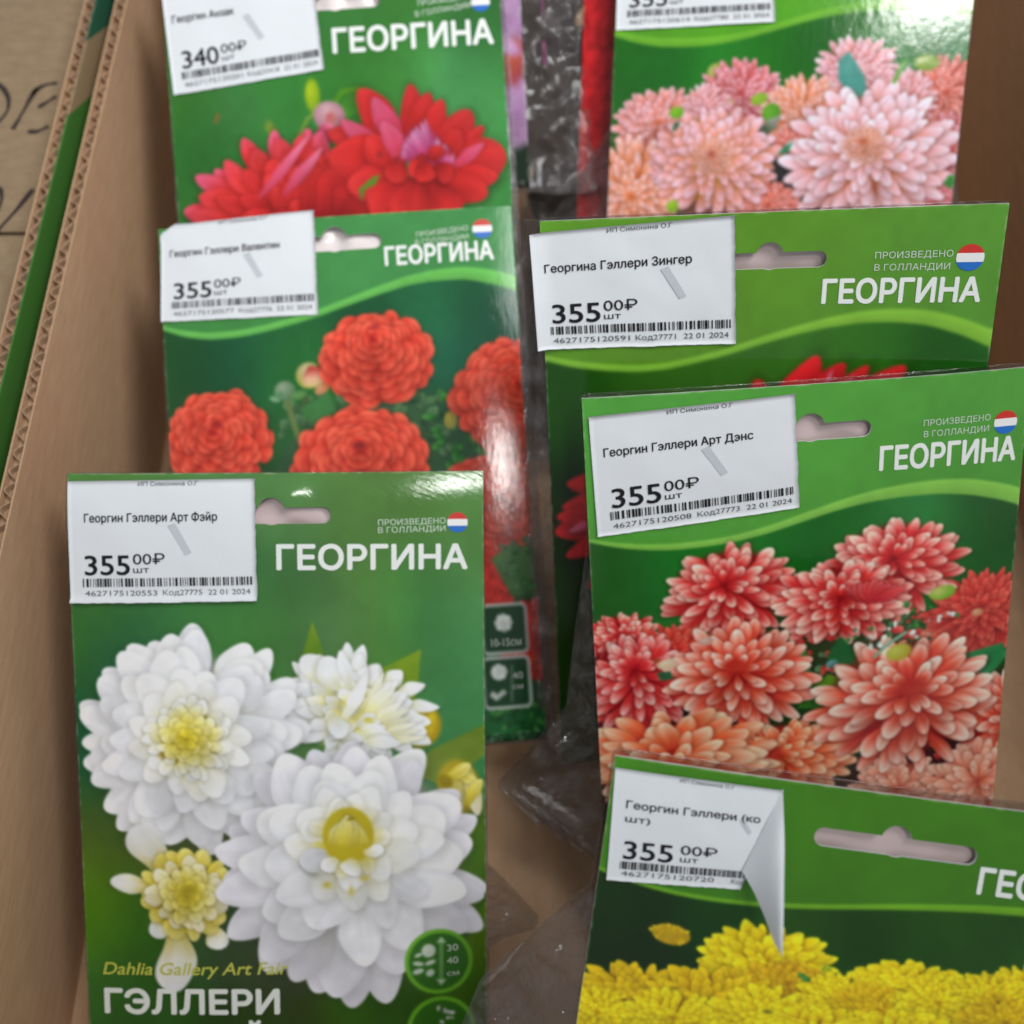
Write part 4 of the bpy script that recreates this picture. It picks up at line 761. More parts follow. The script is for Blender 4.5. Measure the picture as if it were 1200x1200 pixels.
WRITING = [[[-0.2159, 0.3403], [-0.2085, 0.335], [-0.2048, 0.3288], [-0.2038, 0.3223], [-0.206, 0.3167], [-0.2094, 0.313]],
 [[-0.1945, 0.335], [-0.1963, 0.3284], [-0.1977, 0.3213], [-0.1999, 0.3121]], [[-0.1962, 0.3312], [-0.1932, 0.3355], [-0.19, 0.3372], [-0.1869, 0.3374]],
 [[-0.192, 0.3241], [-0.1894, 0.3265], [-0.1859, 0.3302]], [[-0.1936, 0.311], [-0.1904, 0.3107], [-0.188, 0.3121], [-0.1859, 0.3139]],
 [[-0.1856, 0.2812], [-0.1874, 0.2769], [-0.1898, 0.271], [-0.1945, 0.2619], [-0.1963, 0.2586]],
 [[-0.2009, 0.2829], [-0.1977, 0.2803], [-0.1965, 0.2752], [-0.1975, 0.2702]]]


# ---------------------------------------------------------------- the printed pictures, painted into a fine grid of vertex colours
RIMS = {'red': .22, 'redd': .1, 'redz': .06, 'w': .03, 'wg': .03, 'yl': .08, 'yld2': .06}
SOFT = {'w', 'wg', 'wi', 'w2', 'w2y', 'w2c', 'wyt'}
class Canvas:
    def __init__(self, us, vs):
        self.us, self.vs = us, vs
        self.gain = 1.0; self.img = np.zeros((len(vs), len(us), 3)); self.cell = (us[-1] - us[0]) / (len(us) - 1)
    def region(self, u0, u1, v0, v1):
        i0, i1 = np.searchsorted(self.us, (u0, u1)); j0, j1 = np.searchsorted(self.vs, (v0, v1))
        if i1 <= i0 or j1 <= j0: return None
        U, V = np.meshgrid(self.us[i0:i1], self.vs[j0:j1])
        return (slice(j0, j1), slice(i0, i1)), U, V
    def over(self, sl, a, col):
        a = a[..., None]; self.img[sl] = self.img[sl] * (1 - a) + col * a

    def bg(self, pts, sigma):
        U, V = np.meshgrid(self.us, self.vs)
        self.img[:] = self.field(U, V, pts, sigma)
        n = noise2(U * 9, V * 3.0, 3) * .035 + noise2(U * 30, V * 24, 5) * .012
        self.img *= (1 + n)[..., None]
    def field(self, U, V, pts, sigma):
        acc = np.zeros(U.shape + (3,)); ws = np.zeros(U.shape)
        for (u, v), c in pts:
            d2 = (U - u) ** 2 + (V - v) ** 2
            w = np.exp(-d2 / (2 * sigma ** 2)) + 1e-4 / (1 + (d2 / sigma ** 2) ** 2)
            acc += w[..., None] * (np.array(c) / 255.); ws += w
        return acc / ws[..., None]
    def head(self, sw, col, heads):
        U, V = np.meshgrid(self.us, self.vs)
        x = [p[0][0] for p in sw]; y = [p[0][1] for p in sw]; t = [p[1] for p in sw]
        k = np.linspace(0, 1, len(x)); 
        cv = np.interp(self.us, x, y); ct = np.interp(self.us, x, t)
        ker = np.hanning(2 * (len(self.us) // 24) + 3); ker /= ker.sum(); pad = len(ker) // 2
        sm = lambda a: np.convolve(np.pad(a, pad, mode='reflect', reflect_type='odd'), ker, 'valid')
        cv, ct = sm(cv)[None, :], sm(ct)[None, :]
        aa = self.cell * 1.2
        hc = self.field(U, V, heads, .22)
        a = np.clip((cv - V) / aa + .5, 0, 1)
        self.img = self.img * (1 - a[..., None]) + hc * a[..., None]
        a = np.clip((ct * .5 - np.abs(V - cv)) / aa + .5, 0, 1)
        g = 1.05 - .14 * np.clip((V - cv) / ct + .5, 0, 1)
        self.img = self.img * (1 - a[..., None]) + (np.array(col) / 255. * g[..., None]) * a[..., None]

    def petal(self, b, t, w, pal, tip=.3, sh=.3, seed=0, gain=1.0):
        rng = random.Random(seed * 7919 + int(b[0] * 9999) + int(t[1] * 7777))
        dx, dy = t[0] - b[0], t[1] - b[1]; L = math.hypot(dx, dy)
        if L < 1e-6: return
        ux, uy = dx / L, dy / L; pad = w * 1.4 + 3 * self.cell
        R = self.region(min(b[0], t[0]) - pad, max(b[0], t[0]) + pad, min(b[1], t[1]) - pad, max(b[1], t[1]) + pad)
        if R is None: return
        sl, U, V = R
        X = (U - b[0]) * ux + (V - b[1]) * uy; Y = -(U - b[0]) * uy + (V - b[1]) * ux
        Y = Y + w * rng.uniform(-.35, .35) * (X / L) ** 2 + w * .10 * np.sin(X / L * rng.uniform(4, 8) + rng.uniform(0, 6))
        w = w * rng.uniform(.85, 1.15)
        m = .62 - .2 * tip
        def prof(T):
            T = np.clip(T, 0, 1.0); q = np.clip((T - m) / (1 - m), 0, 1); s = np.clip(T / m, 0, 1)
            return np.where(T < m, .42 + .58 * s * s * (3 - 2 * s), (1 - tip) * np.sqrt(1 - q * q) + tip * (1 - q ** 1.5))
        T = X / L
        c0, c1, c2 = (np.array(c) / 255. for c in PAL[pal])
        if sh > 0:
            e = w * 1.45 * prof(np.clip(T / 1.12, 0, 1)) - np.abs(Y - .2 * w * ux)
            a = np.clip(e / (w * .9), 0, 1) * np.clip((1.14 - T) / .14, 0, 1) * np.clip(T / .3, 0, 1) * sh
            tint = .25 + .75 * c0 / max(c0.max(), .01)
            self.img[sl] = self.img[sl] * (1 - a[..., None] * (1 - .45 * tint))
        pw = w * prof(T); aa = self.cell * 1.6
        a = np.clip((pw - np.abs(Y)) / aa + .5, 0, 1) * np.clip(T / .10, 0, 1) * np.clip((1 - T) * L / aa + .5, 0, 1)
        S = np.clip(Y / (pw + 1e-6), -1.2, 1.2); sft = rng.uniform(-.13, .13)
        Tc = np.clip(T + sft + .05 * np.cos(S * 5 + sft * 30), 0, 1)[..., None]
        k = .52
        col = np.where(Tc < k, c0 + (c1 - c0) * np.clip(Tc / k, 0, 1), c1 + (c2 - c1) * np.clip((Tc - k) / (1 - k), 0, 1))
        lit = S * (-uy * -.55 + ux * -.83)           # cupped petal, printed light from the upper left
        sf = .38 if pal in SOFT else 1.0
        vein = sf * noise2(S * 4.5 + seed % 91, T * 1.6 + seed % 37, 31) * .035 + sf * noise2(S * 11 + seed % 53, T * 2.5, 33) * .022
        g = self.gain * gain * (1 + rng.uniform(-.06, .06)) * (1 + vein + sf * .06 * lit - sf * .07 * np.abs(S) ** 4 - .06 * np.clip(.45 - T, 0, 1)
            - sf * .05 * np.exp(-(S / .10) ** 2) * np.clip(1 - T, 0, 1) + RIMS.get(pal, .0) * np.clip((T - .80) / .2, 0, 1) ** 2)
        self.over(sl, a, np.clip(col * g[..., None], 0, 1))

    def flower(self, c, R, o):
        rng = random.Random(o['seed']); rings = o['rings']
        if isinstance(rings, str): rings = RINGS[rings]
        ca, sa = math.cos(math.radians(o['ang'])), math.sin(math.radians(o['ang']))
        c0 = [int(x * .9) for x in PAL[o['pal']][0]]
        self.ell((c[0] + o['off'][0] * .3, c[1] + o['off'][1] * .3), R * .86, R * .86 * o['sq'], o['ang'], c0, c0, .25)
        for rt, n, lf, wf, pal in rings:
            C = (c[0] + o['off'][0] * (1 - rt), c[1] + o['off'][1] * (1 - rt))
            ph = rng.uniform(0, 6.28); order = list(range(n)); 
            order.sort(key=lambda k: math.sin(ph + 6.2832 * k / n) + rng.uniform(-.6, .6))
            for k in order:
                f = ph + 6.2832 * (k + rng.uniform(-.34, .34)) / n
                r1 = rt * R * (1 + rng.uniform(-1, 1) * o['jit']); r0 = max(rt - lf, .0) * R
                def at(r):
                    x, y = math.cos(f) * r, math.sin(f) * r * o['sq']
                    return (C[0] + x * ca - y * sa, C[1] + x * sa + y * ca)
                up = math.sin(f)
                self.petal(at(r0), at(r1), wf * R * rng.uniform(.88, 1.12) * (1 - .0 * abs(up)), pal or o['pal'], o['tip'], o['sh'],
                           rng.randrange(9999), 1.0 - .05 * up)

    def ell(self, c, rx, ry, ang, c1, c2, soft):
        m = max(rx, ry) * 1.2
        R = self.region(c[0] - m, c[0] + m, c[1] - m, c[1] + m)
        if R is None: return
        sl, U, V = R; a = math.radians(ang); ca, sa = math.cos(a), math.sin(a)
        x = ((U - c[0]) * ca + (V - c[1]) * sa) / rx; y = (-(U - c[0]) * sa + (V - c[1]) * ca) / ry
        d = np.hypot(x, y)
        al = np.clip((1 - d) / max(soft, 1.3 * self.cell / min(rx, ry)), 0, 1); al = al * al * (3 - 2 * al)
        q = np.clip(np.hypot(x + .25, y + .3) / 1.2, 0, 1)[..., None]
        self.over(sl, al, (np.array(c1) * (1 - q) + np.array(c2) * q) / 255.)

    def poly(self, pts, c1, c2, soft):
        p = np.array(pts); lo, hi = p.min(0) - soft, p.max(0) + soft
        R = self.region(lo[0], hi[0], lo[1], hi[1])
        if R is None: return
        sl, U, V = R; inside = np.zeros(U.shape, bool); dist = np.full(U.shape, 9.)
        for i in range(len(p)):
            a, b = p[i], p[(i + 1) % len(p)]
            cond = (a[1] > V) != (b[1] > V)
            with np.errstate(divide='ignore', invalid='ignore'):
                xx = (b[0] - a[0]) * (V - a[1]) / (b[1] - a[1] + 1e-12) + a[0]
            inside ^= cond & (U < xx)
            d = b - a; t = np.clip(((U - a[0]) * d[0] + (V - a[1]) * d[1]) / (d @ d + 1e-12), 0, 1)
            dist = np.minimum(dist, np.hypot(U - a[0] - t * d[0], V - a[1] - t * d[1]))
        s = np.where(inside, dist, -dist); al = np.clip(s / (soft + self.cell) + .5, 0, 1)
        q = np.clip((V - lo[1]) / (hi[1] - lo[1]) + .3 * noise2(U * 40, V * 40, 9), 0, 1)[..., None]
        self.over(sl, al, (np.array(c1) * (1 - q) + np.array(c2) * q) / 255.)

    def line(self, pts, w, col):
        for a, b in zip(pts[:-1], pts[1:]):
            a, b = np.array(a), np.array(b); lo = np.minimum(a, b) - w; hi = np.maximum(a, b) + w
            R = self.region(lo[0], hi[0], lo[1], hi[1])
            if R is None: continue
            sl, U, V = R; d = b - a; t = np.clip(((U - a[0]) * d[0] + (V - a[1]) * d[1]) / (d @ d + 1e-12), 0, 1)
            e = np.hypot(U - a[0] - t * d[0], V - a[1] - t * d[1])
            self.over(sl, np.clip((w * .5 - e) / (self.cell * 1.3) + .5, 0, 1), np.array(col) / 255.)

    def mottle(self, c, rx, ry, n, size, cols, seed):
        rng = random.Random(seed)
        for i in range(n):
            a, r = rng.uniform(0, 6.28), math.sqrt(rng.random())
            x, y = c[0] + math.cos(a) * r * rx, c[1] + math.sin(a) * r * ry
            d = a + rng.uniform(-.7, .7); l = size * rng.uniform(.7, 1.6)
            self.petal((x, y), (x + math.cos(d) * l, y + math.sin(d) * l), size * rng.uniform(.3, .55), rng.choice(cols), rng.uniform(.1, .6), .3, i)

    def ring(self, c, r, w, col, inner):
        R = self.region(c[0] - r - w, c[0] + r + w, c[1] - r - w, c[1] + r + w)
        if R is None: return
        sl, U, V = R; d = np.hypot(U - c[0], V - c[1]); aa = self.cell * 1.3
        self.over(sl, np.clip((r - d) / aa + .5, 0, 1), np.array(col) / 255.)
        self.over(sl, np.clip((r - w - d) / aa + .5, 0, 1), np.array(inner) / 255.)

    def rbox(self, c, hw, hh, rad, col, inner, w):
        R = self.region(c[0] - hw - rad, c[0] + hw + rad, c[1] - hh - rad, c[1] + hh + rad)
        if R is None: return
        sl, U, V = R; aa = self.cell * 1.3
        d = np.hypot(np.maximum(np.abs(U - c[0]) - hw + rad, 0), np.maximum(np.abs(V - c[1]) - hh + rad, 0)) - rad
        self.over(sl, np.clip(-d / aa + .5, 0, 1), np.array(col) / 255.)
        self.over(sl, np.clip((-d - w) / aa + .5, 0, 1), np.array(inner) / 255.)

    def paint(self, ops):
        for op in ops: getattr(self, op[0])(*op[1:])
        U, V = np.meshgrid(self.us, self.vs)       # print grain and soft focus of the printed photographs
        for ax in (0, 1, 0, 1):
            p = np.pad(self.img, [(1, 1) if i == ax else (0, 0) for i in range(3)], mode='edge')
            a, b, c = (np.take(p, range(k, k + self.img.shape[ax]), ax) for k in (0, 1, 2))
            self.img = .2 * a + .6 * b + .2 * c
        self.img *= (1 + .035 * noise2(U * 14, V * 14, 21) + .02 * noise2(U * 45, V * 45, 22))[..., None]

def side_art(kind):
    """packets that show only a strip behind the others"""
    g = [((.2, .2), (60, 120, 50)), ((.8, .4), (50, 110, 48)), ((.5, 1.2), (24, 54, 30)), ((.1, 1.0), (28, 60, 34)), ((.9, 1.3), (26, 40, 26))]
    ops = [('bg', g, .3)]
    if kind == 'red': fs = [(.12, .15, .26), (.45, .25, .3), (.1, .44, .24), (.5, .72, .36), (.12, .58, .26)]; p = 'redz'; rg = 'ball'
    elif kind == 'purple': fs = [(.9, .85, .3), (.4, .7, .4), (1.0, 1.02, .12), (.97, 1.27, .11), (.6, 1.15, .2)]; p = 'pu'; rg = 'fine'
    else: fs = [(.9, 1.3, .24), (.5, .9, .4), (.95, 1.0, .2)]; p = 'mg'; rg = 'ball'
    for i, (u, v, r) in enumerate(fs):
        ops.append(('flower', (u, v), r, dict(rings=rg, pal=p, sq=1, ang=0, off=(0, 0), seed=90 + i, jit=.05, tip=.2, sh=.4)))
    if kind == 'purple':
        ops += [('ell', (.97, 1.12), .05, .09, 10, (190, 90, 50), (150, 60, 80), .4), ('ell', (.95, 1.07), .06, .03, 30, (214, 180, 210), (180, 130, 180), .3)]
    return ops

# ---------------------------------------------------------------- card surface
BENDS = {   # gentle curls of the printed cards: ('top', depth, length), ('right', ...), ('dent', u, v, radius, depth), ('bow', depth)
    'white': [('bow', .0030), ('top', .0019, .14), ('dent', .5255, .0545, .035, .0013)],
    'valentin': [('bow', .0013), ('right', .0009, .16)],
    'top': [('bow', .0004)],
    'pink': [('bow', .0001)],
    'zinger': [('bow', -.001)], 'denz': [('bow', .002), ('right', .0015, .3)],
    'yellow': [('bow', .0016), ('top', .0012, .16)],
    'purple': [('bow', .001)], 'magenta': [('bow', .001)], 'red': [('bow', .001)]}

def bend(n, u, v):
    z = np.zeros_like(np.asarray(u, float) + np.asarray(v, float))
    for t in BENDS[n]:
        if t[0] == 'bow': z = z - t[1] * (2 * (u - .5)) ** 2
        elif t[0] == 'top': z = z - t[1] * np.clip((t[2] - v) / t[2], 0, 2) ** 2
        elif t[0] == 'right': z = z - t[1] * np.clip((u - 1 + t[2]) / t[2], 0, 2) ** 2.2
        elif t[0] == 'dent': z = z + t[4] * np.exp(-((u - t[1]) ** 2 + (v - t[2]) ** 2) / (2 * t[3] ** 2))
    return z

def surf(n, u, v, lift=0.0):
    u = np.asarray(u, float); v = np.asarray(v, float)
    return np.stack([(u - .5) * W, H - v * W, bend(n, u, v) + lift], -1)

def hole_sdf(U, V, hole):
    """euro slot: a long rounded slot with a rounded bump on its upper side; negative inside"""
    (cu, cv), hw, hh = hole
    x = U - cu; y = V - cv
    slot = np.hypot(np.maximum(np.abs(x) - hw + hh * .8, 0), np.maximum(np.abs(y - hh * .28) - .0, 0)) - hh * .8
    d2 = np.hypot(x, y + hh * .15) - hh * 1.35
    return np.minimum(slot, d2)

def grid_axis(a, dense_to, step, end, coarse):
    x = list(np.arange(a, dense_to, step))
    while x[-1] + coarse < end - coarse * .5: x.append(x[-1] + coarse)
    return np.array(x + [end])

INK = {'valentin': 1.06, 'top': 1.0, 'pink': 1.10, 'denz': 1.10, 'zinger': 1.08, 'white': 1.05, 'yellow': 1.20}
def make_card(n, parent, ops, cols, vdense, hole):
    us = np.linspace(0, 1, cols); step = 1 / (cols - 1)
    vs = grid_axis(0, vdense, step, H / W, step * 5)
    cv = Canvas(us, vs); cv.gain = INK.get(n, 1.0); cv.paint(ops)
    U, V = np.meshgrid(us, vs)
    # card corners and edges are slightly worn: paper shows through
    ed = np.minimum(np.minimum(U, 1 - U), np.minimum(V, H / W - V))
    wear = np.clip(1 - ed / .0045, 0, 1) * np.clip(.35 + .9 * noise2(U * 60 + V * 47, V * 60 - U * 31, 4), 0, 1) * .45
    cv.img = cv.img * (1 - wear[..., None]) + np.array([.86, .87, .82]) * wear[..., None]
    nu, nv = len(us), len(vs)
    idx = np.arange(nu * nv).reshape(nv, nu)
    keep = np.ones((nv - 1, nu - 1), bool)
    if hole:
        sd = hole_sdf(U, V, hole); e = 1e-4
        gu = (hole_sdf(U + e, V, hole) - sd) / e; gv = (hole_sdf(U, V + e, hole) - sd) / e
        ins = sd < 0
        allin = ins[:-1, :-1] & ins[1:, :-1] & ins[:-1, 1:] & ins[1:, 1:]
        keep = ~allin
        mv = ins & (sd > -2.2 * step)
        U = np.where(mv, U - sd * gu, U); V = np.where(mv, V - sd * gv, V)
    co = surf(n, U, V).reshape(-1, 3)
    q = np.stack([idx[:-1, :-1], idx[1:, :-1], idx[1:, 1:], idx[:-1, 1:]], -1)[keep]
    # cut edge of the card: a thin skirt round the outline and round the slot
    e = np.concatenate([q[:, [0, 1]], q[:, [1, 2]], q[:, [2, 3]], q[:, [3, 0]]])
    key = np.sort(e, 1); key = key[:, 0].astype(np.int64) * (nu * nv) + key[:, 1]
    un, first, cnt = np.unique(key, return_index=True, return_counts=True)
    be = e[first[cnt == 1]]
    bv = np.unique(be); mp = {int(v): nu * nv + 2 * i for i, v in enumerate(bv)}
    top = co[bv]; low = top - np.array([0, 0, .0008])
    sk = np.empty((len(bv) * 2, 3)); sk[0::2] = top; sk[1::2] = low
    verts = np.concatenate([co, sk])
    sq = np.array([[mp[int(b)], mp[int(a)], mp[int(a)] + 1, mp[int(b)] + 1] for a, b in be])
    faces = np.concatenate([q, sq])
    used = np.unique(faces); rm = np.full(len(verts), -1); rm[used] = np.arange(len(used))
    rgb = np.concatenate([lin(np.clip(cv.img, 0, 1) * 255).reshape(-1, 3), np.full((len(sk), 3), .72)])[used]
    verts = verts[used]; faces = rm[faces]
    me = bpy.data.meshes.new('card')
    me.vertices.add(len(verts)); me.vertices.foreach_set('co', verts.astype(np.float32).ravel())
    me.loops.add(faces.size); me.loops.foreach_set('vertex_index', faces.astype(np.int32).ravel())
    me.polygons.add(len(faces)); me.polygons.foreach_set('loop_start', np.arange(0, faces.size, 4, dtype=np.int32))
    me.polygons.foreach_set('use_smooth', np.arange(len(faces)) < len(q))
    me.update(calc_edges=True)
    at = me.color_attributes.new('Col', 'FLOAT_COLOR', 'POINT')
    at.data.foreach_set('color', np.concatenate([rgb, np.ones((len(rgb), 1))], 1).astype(np.float32).ravel())
    me.materials.append(M_PRINT)
    o = bpy.data.objects.new('card', me); COL.objects.link(o); o.parent = parent
    return o

# ---------------------------------------------------------------- lettering
_text = {}
def text_geo(s, off=0.0):
    if (s, off) not in _text:
        c = bpy.data.curves.new('lettering', 'FONT'); c.body = s
        o = bpy.data.objects.new('lettering', c); COL.objects.link(o)
        cu = o.to_curve(bpy.context.evaluated_depsgraph_get()); loops = []
        for sp in cu.splines:
            bp = list(sp.bezier_points); pts = []
            for p, q in zip(bp, bp[1:] + bp[:1]):
                d = q.co - p.co
                flat = (p.handle_right - p.co).cross(d).length < 1e-6 and (q.handle_left - q.co).cross(d).length < 1e-6
                pts += [p.co.copy()] if flat else interpolate_bezier(p.co, p.handle_right, q.handle_left, q.co, 5)[:-1]
            loops.append([(p.x, p.y) for p in pts])
        o.to_curve_clear(); bpy.data.objects.remove(o); bpy.data.curves.remove(c)
        vs, es = [], []
        for l in loops:
            n = len(vs); vs += [Vector(p) for p in l]; es += [(n + i, n + (i + 1) % len(l)) for i in range(len(l))]
        r = delaunay_2d_cdt(vs, es, [], 0, 1e-6)
        v = np.array([tuple(p) for p in r[0]]); f = [tuple(p) for p in r[2]]
        cen = np.array([v[list(p)].mean(0) for p in f]); wn = np.zeros(len(f))
        for l in loops:                             # keep what any outline encloses
            for (x0, y0), (x1, y1) in zip(l, l[1:] + l[:1]):
                cr = (x1 - x0) * (cen[:, 1] - y0) - (cen[:, 0] - x0) * (y1 - y0)
                wn += ((y0 <= cen[:, 1]) & (y1 > cen[:, 1]) & (cr > 0)).astype(int) - ((y0 > cen[:, 1]) & (y1 <= cen[:, 1]) & (cr < 0)).astype(int)
        f = [p for p, w_ in zip(f, wn) if w_ != 0]
        v[:, 0] = (v[:, 0] - v[:, 0].min()) / (np.ptp(v[:, 0]) + 1e-9)
        v[:, 1] = v[:, 1] / .715
        _text[(s, off)] = (v, f)
    return _text[(s, off)]

class Letters:
    """collects flat lettering laid on a surface given by place(a, b) -> 3D"""
    def __init__(self): self.V, self.F = [], []
    def add(self, verts, faces):
        n = sum(len(v) for v in self.V); self.V.append(verts); self.F += [tuple(i + n for i in f) for f in faces]
    def text(self, s, p0, p1, h, place, off=0.0, shear=0.0, grow=1.0):
        v, f = text_geo(s, 0.0)
        p0, p1 = np.array(p0, float), np.array(p1, float); d = p1 - p0; L = np.hypot(*d); e = d / L
        nrm = np.array([e[1], -e[0]])            # up on the card: minus v
        a = p0 + v[:, :1] * d + (v[:, 1:2] * h) * nrm + (shear * v[:, 1:2] * h) * e
        k = 5 if off > 0 else 1                  # heavier strokes: copies a hair apart, each a few microns higher
        for i in range(k):
            q = a + (e * math.cos(i * 1.2566) + nrm * math.sin(i * 1.2566)) * (off * h * 1.4 if k > 1 else 0)
            P_ = place(q[:, 0], q[:, 1]); P_[..., 2] += i * 6e-6
            self.add(P_, f)
    def quad(self, pts, place):
        p = np.array(pts, float); self.add(place(p[:, 0], p[:, 1]), [tuple(range(len(p)))])
    def build(self, name, mat, parent):
        return mesh_object(name, np.concatenate(self.V), self.F, mat, parent)

def sticker(n, card, parent, spec):
    cs = np.array(spec['sticker']); name_, price, x0, x1, digits, code = spec['stext']
    rng = random.Random(len(name_) * 7 + len(n))
    def place(a, b, lift=.0007):
        a = np.asarray(a, float); b = np.asarray(b, float)
        p = (cs[0] * ((1 - a) * (1 - b))[..., None] + cs[1] * (a * (1 - b))[..., None] + cs[2] * (a * b)[..., None] + cs[3] * ((1 - a) * b)[..., None])
        curl = .0
        if n == 'valentin': curl = .0035 * np.clip(1 - (a + b * .9) / .22, 0, 1) ** 2
        if n == 'zinger': curl = .0022 * np.clip(1 - a / .10, 0, 1) ** 2
        if n == 'white': curl = .0012 * np.clip((b - .93) / .07, 0, 1) ** 2
        wob = .00022 * noise2(a * 5 + len(name_), b * 3.2, 11) + .00006 * noise2(a * 19, b * 12, 12)
        return surf(n, p[..., 0], p[..., 1], 0) + np.stack([a * 0, a * 0, lift + curl + wob], -1)
    flap = spec.get('flap')
    na, nb = 40, 26
    A, Bv = np.meshgrid(np.linspace(0, 1, na), np.linspace(0, 1, nb))
    if flap:     # the peeled corner: the sheet ends at the fold line
        lim = np.interp(Bv, [0, 1], [.985, .775]); A = A * lim
    A = A + .0035 * noise2(A * 0 + 3, Bv * 80, 5) * (A > .9); Bv2 = Bv + .004 * noise2(A * 90, Bv * 0 + 2, 6) * (Bv > .95)
    if n == 'valentin':       # rounded, lifted upper corner
        k = np.clip(.10 - A - Bv2, 0, 1) * .5; A = A + k; Bv2 = Bv2 + k
    co = place(A, Bv2).reshape(-1, 3); idx = np.arange(na * nb).reshape(nb, na)
    q = np.stack([idx[:-1, :-1], idx[1:, :-1], idx[1:, 1:], idx[:-1, 1:]], -1).reshape(-1, 4)
    # thin paper edge
    rim = list(idx[0, :]) + list(idx[1:, -1]) + list(idx[-1, -2::-1]) + list(idx[-2:0:-1, 0])
    base = len(co); low = co[rim] - np.array([0, 0, .00025]); co = np.concatenate([co, low]); m = len(rim)
    fs = [tuple(f) for f in q] + [(rim[(i + 1) % m], rim[i], base + i, base + (i + 1) % m) for i in range(m)]
    st = mesh_object('price_sticker', co, fs, M_PAPER, parent, True)
    tag(st, 'white price sticker reading ' + price + ' roubles')
    big, small, store = Letters(), Letters(), Letters(); pl = lambda a, b: place(a, b, .0009)
    store.text('ИП Симонина О.Г', (.38, .045), (.70, .045), .034, pl)
    big2 = Letters(); big2.text(name_, (x0, .335), (x1, .335), .068, pl, .012)
    if flap: big2.text('шт)', (.08, .455), (.225, .455), .056, pl, .004)
    py = .77 if not flap else .79
    big.text(price, (.085, py), (.325 if not flap else .37, py), .165, pl, .012)
    big2.text('00₽', (.345 + (.07 if flap else 0), py - .085), (.515 + (.11 if flap else 0), py - .085), .088, pl, .004)
    big2.text('шт', (.345 + (.07 if flap else 0), py - .015), (.43 + (.09 if flap else 0), py - .015), .05, pl, .003)
    xe = .97 if not flap else .80; x = .07; by = .80 if not flap else .815; bars = Letters()
    while x < xe:
        w = rng.choice((.004, .004, .007, .010, .013)); 
        bars.quad([(x, by), (x, by + .07), (x + w, by + .07), (x + w, by)], pl); x += w + rng.choice((.004, .005, .008, .012))
    store.build('store_line', M_INK2, st)
    small.text(digits, (.08, .945), (.47 if not flap else .62, .945), .045, pl)
    if not flap: small.text(code, (.50, .945), (.965, .945), .045, pl)
    else: small.text('Код', (.72, .945), (.80, .945), .045, pl)
    gb = Letters()
    gx = .0 if n not in ('zinger', 'denz', 'top', 'yellow') else {'zinger': .10, 'denz': .0, 'top': -.02, 'yellow': .24}[n]
    if n in ('zinger', 'denz', 'white', 'valentin', 'top'):
        gb.quad([(.535 + gx, .37), (.625 + gx, .615), (.66 + gx, .595), (.575 + gx, .35)], pl)
    else: gb.quad([(.74, .33), (.80, .46), (.815, .43), (.765, .32)], pl)
    big.build('price_figures', M_INK, st); big2.build('product_line', M_INK, st); small.build('code_line', M_INK2, st)
    bars.build('barcode', M_INK, st); gb.build('grey_bar', M_GREYBAR, st)
    if flap:
        # curled back half of the sticker, showing its blank reverse
        fold = np.array(flap[:3]); left = np.array(flap[2:7]); right = np.array([flap[0], flap[8], flap[7], flap[6]])
        k = np.linspace(0, 1, 15); res = lambda P_: np.stack([np.interp(k, np.linspace(0, 1, len(P_)), P_[:, i]) for i in range(3)], 1)
        Lf, Rt = res(left), res(right); fo = res(fold)
        V = []
        for i, t in enumerate(k):
            for j, s in enumerate(np.linspace(0, 1, 9)):
                start = fo[int(round((1 - s) * 14))]      # along the fold line from B to A
                end = Lf[-1]
                p = (1 - s) * Lf[i] + s * Rt[i]
                p = p + np.array([0, 0, .004]) * math.sin(s * math.pi) * math.sin(t * math.pi)
                V.append(surf(n, p[0], p[1], p[2]))
        f = [(i * 9 + j, (i + 1) * 9 + j, (i + 1) * 9 + j + 1, i * 9 + j + 1) for i in range(14) for j in range(8)]
        mesh_object('peeled_corner', V, f, M_PAPER, st, True)

def printed_lettering(n, card, spec):
    pl = lambda u, v: surf(n, u, v, .00016)
    t = Letters(); a, b, h = spec['title']; t.text('ГЕОРГИНА', a, b, h, pl, .03)
    t.build('title_lettering', M_LETTER, card)
    t = Letters(); a, b, c, d, h = spec['origin']
    t.text('ПРОИЗВЕДЕНО', a, b, h * .8, pl, .005); t.text('В ГОЛЛАНДИИ', c, d, h * .8, pl, .005)
    t.build('origin_lettering', M_LETTER2, card)
    (cu, cvv), r = spec['flag']; a, b, h = spec['title']; ang = math.atan2(b[1] - a[1], b[0] - a[0])
    flag = []
    for nm, y0, y1, col in (('red', -1, -.33, (206, 52, 44)), ('white', -.33, .33, (238, 238, 236)), ('blue', .33, 1, (38, 110, 196))):
        ys = np.linspace(y0, y1, 9); L_ = Letters()
        pts = [(math.sqrt(max(0, 1 - y * y)), y) for y in ys] + [(-math.sqrt(max(0, 1 - y * y)), y) for y in ys[::-1]]
        pts = [(cu + r * (x * math.cos(ang) - y * math.sin(ang)), cvv + r * (x * math.sin(ang) + y * math.cos(ang))) for x, y in pts]
        L_.quad(pts, pl)
        if nm not in FLAGM: FLAGM[nm] = mat_flat('flag_' + nm, col, .3)
        L_.build('flag_stripe', FLAGM[nm], card)
    for i, (s, a, b, h, col, off, sh) in enumerate(spec['text']):
        t = Letters(); t.text(s, a, b, h, pl, off, sh)
        if col not in TM: TM[col] = mat_flat('print_ink', col, .3)
        t.build('name_lettering' if len(s) > 6 else 'icon_lettering', TM[col], card)
FLAGM, TM = {}, {}

# ---------------------------------------------------------------- film bag, peat, header film
def margin(pts, v): return np.interp(v, [p[0] for p in pts], [p[1] for p in pts])

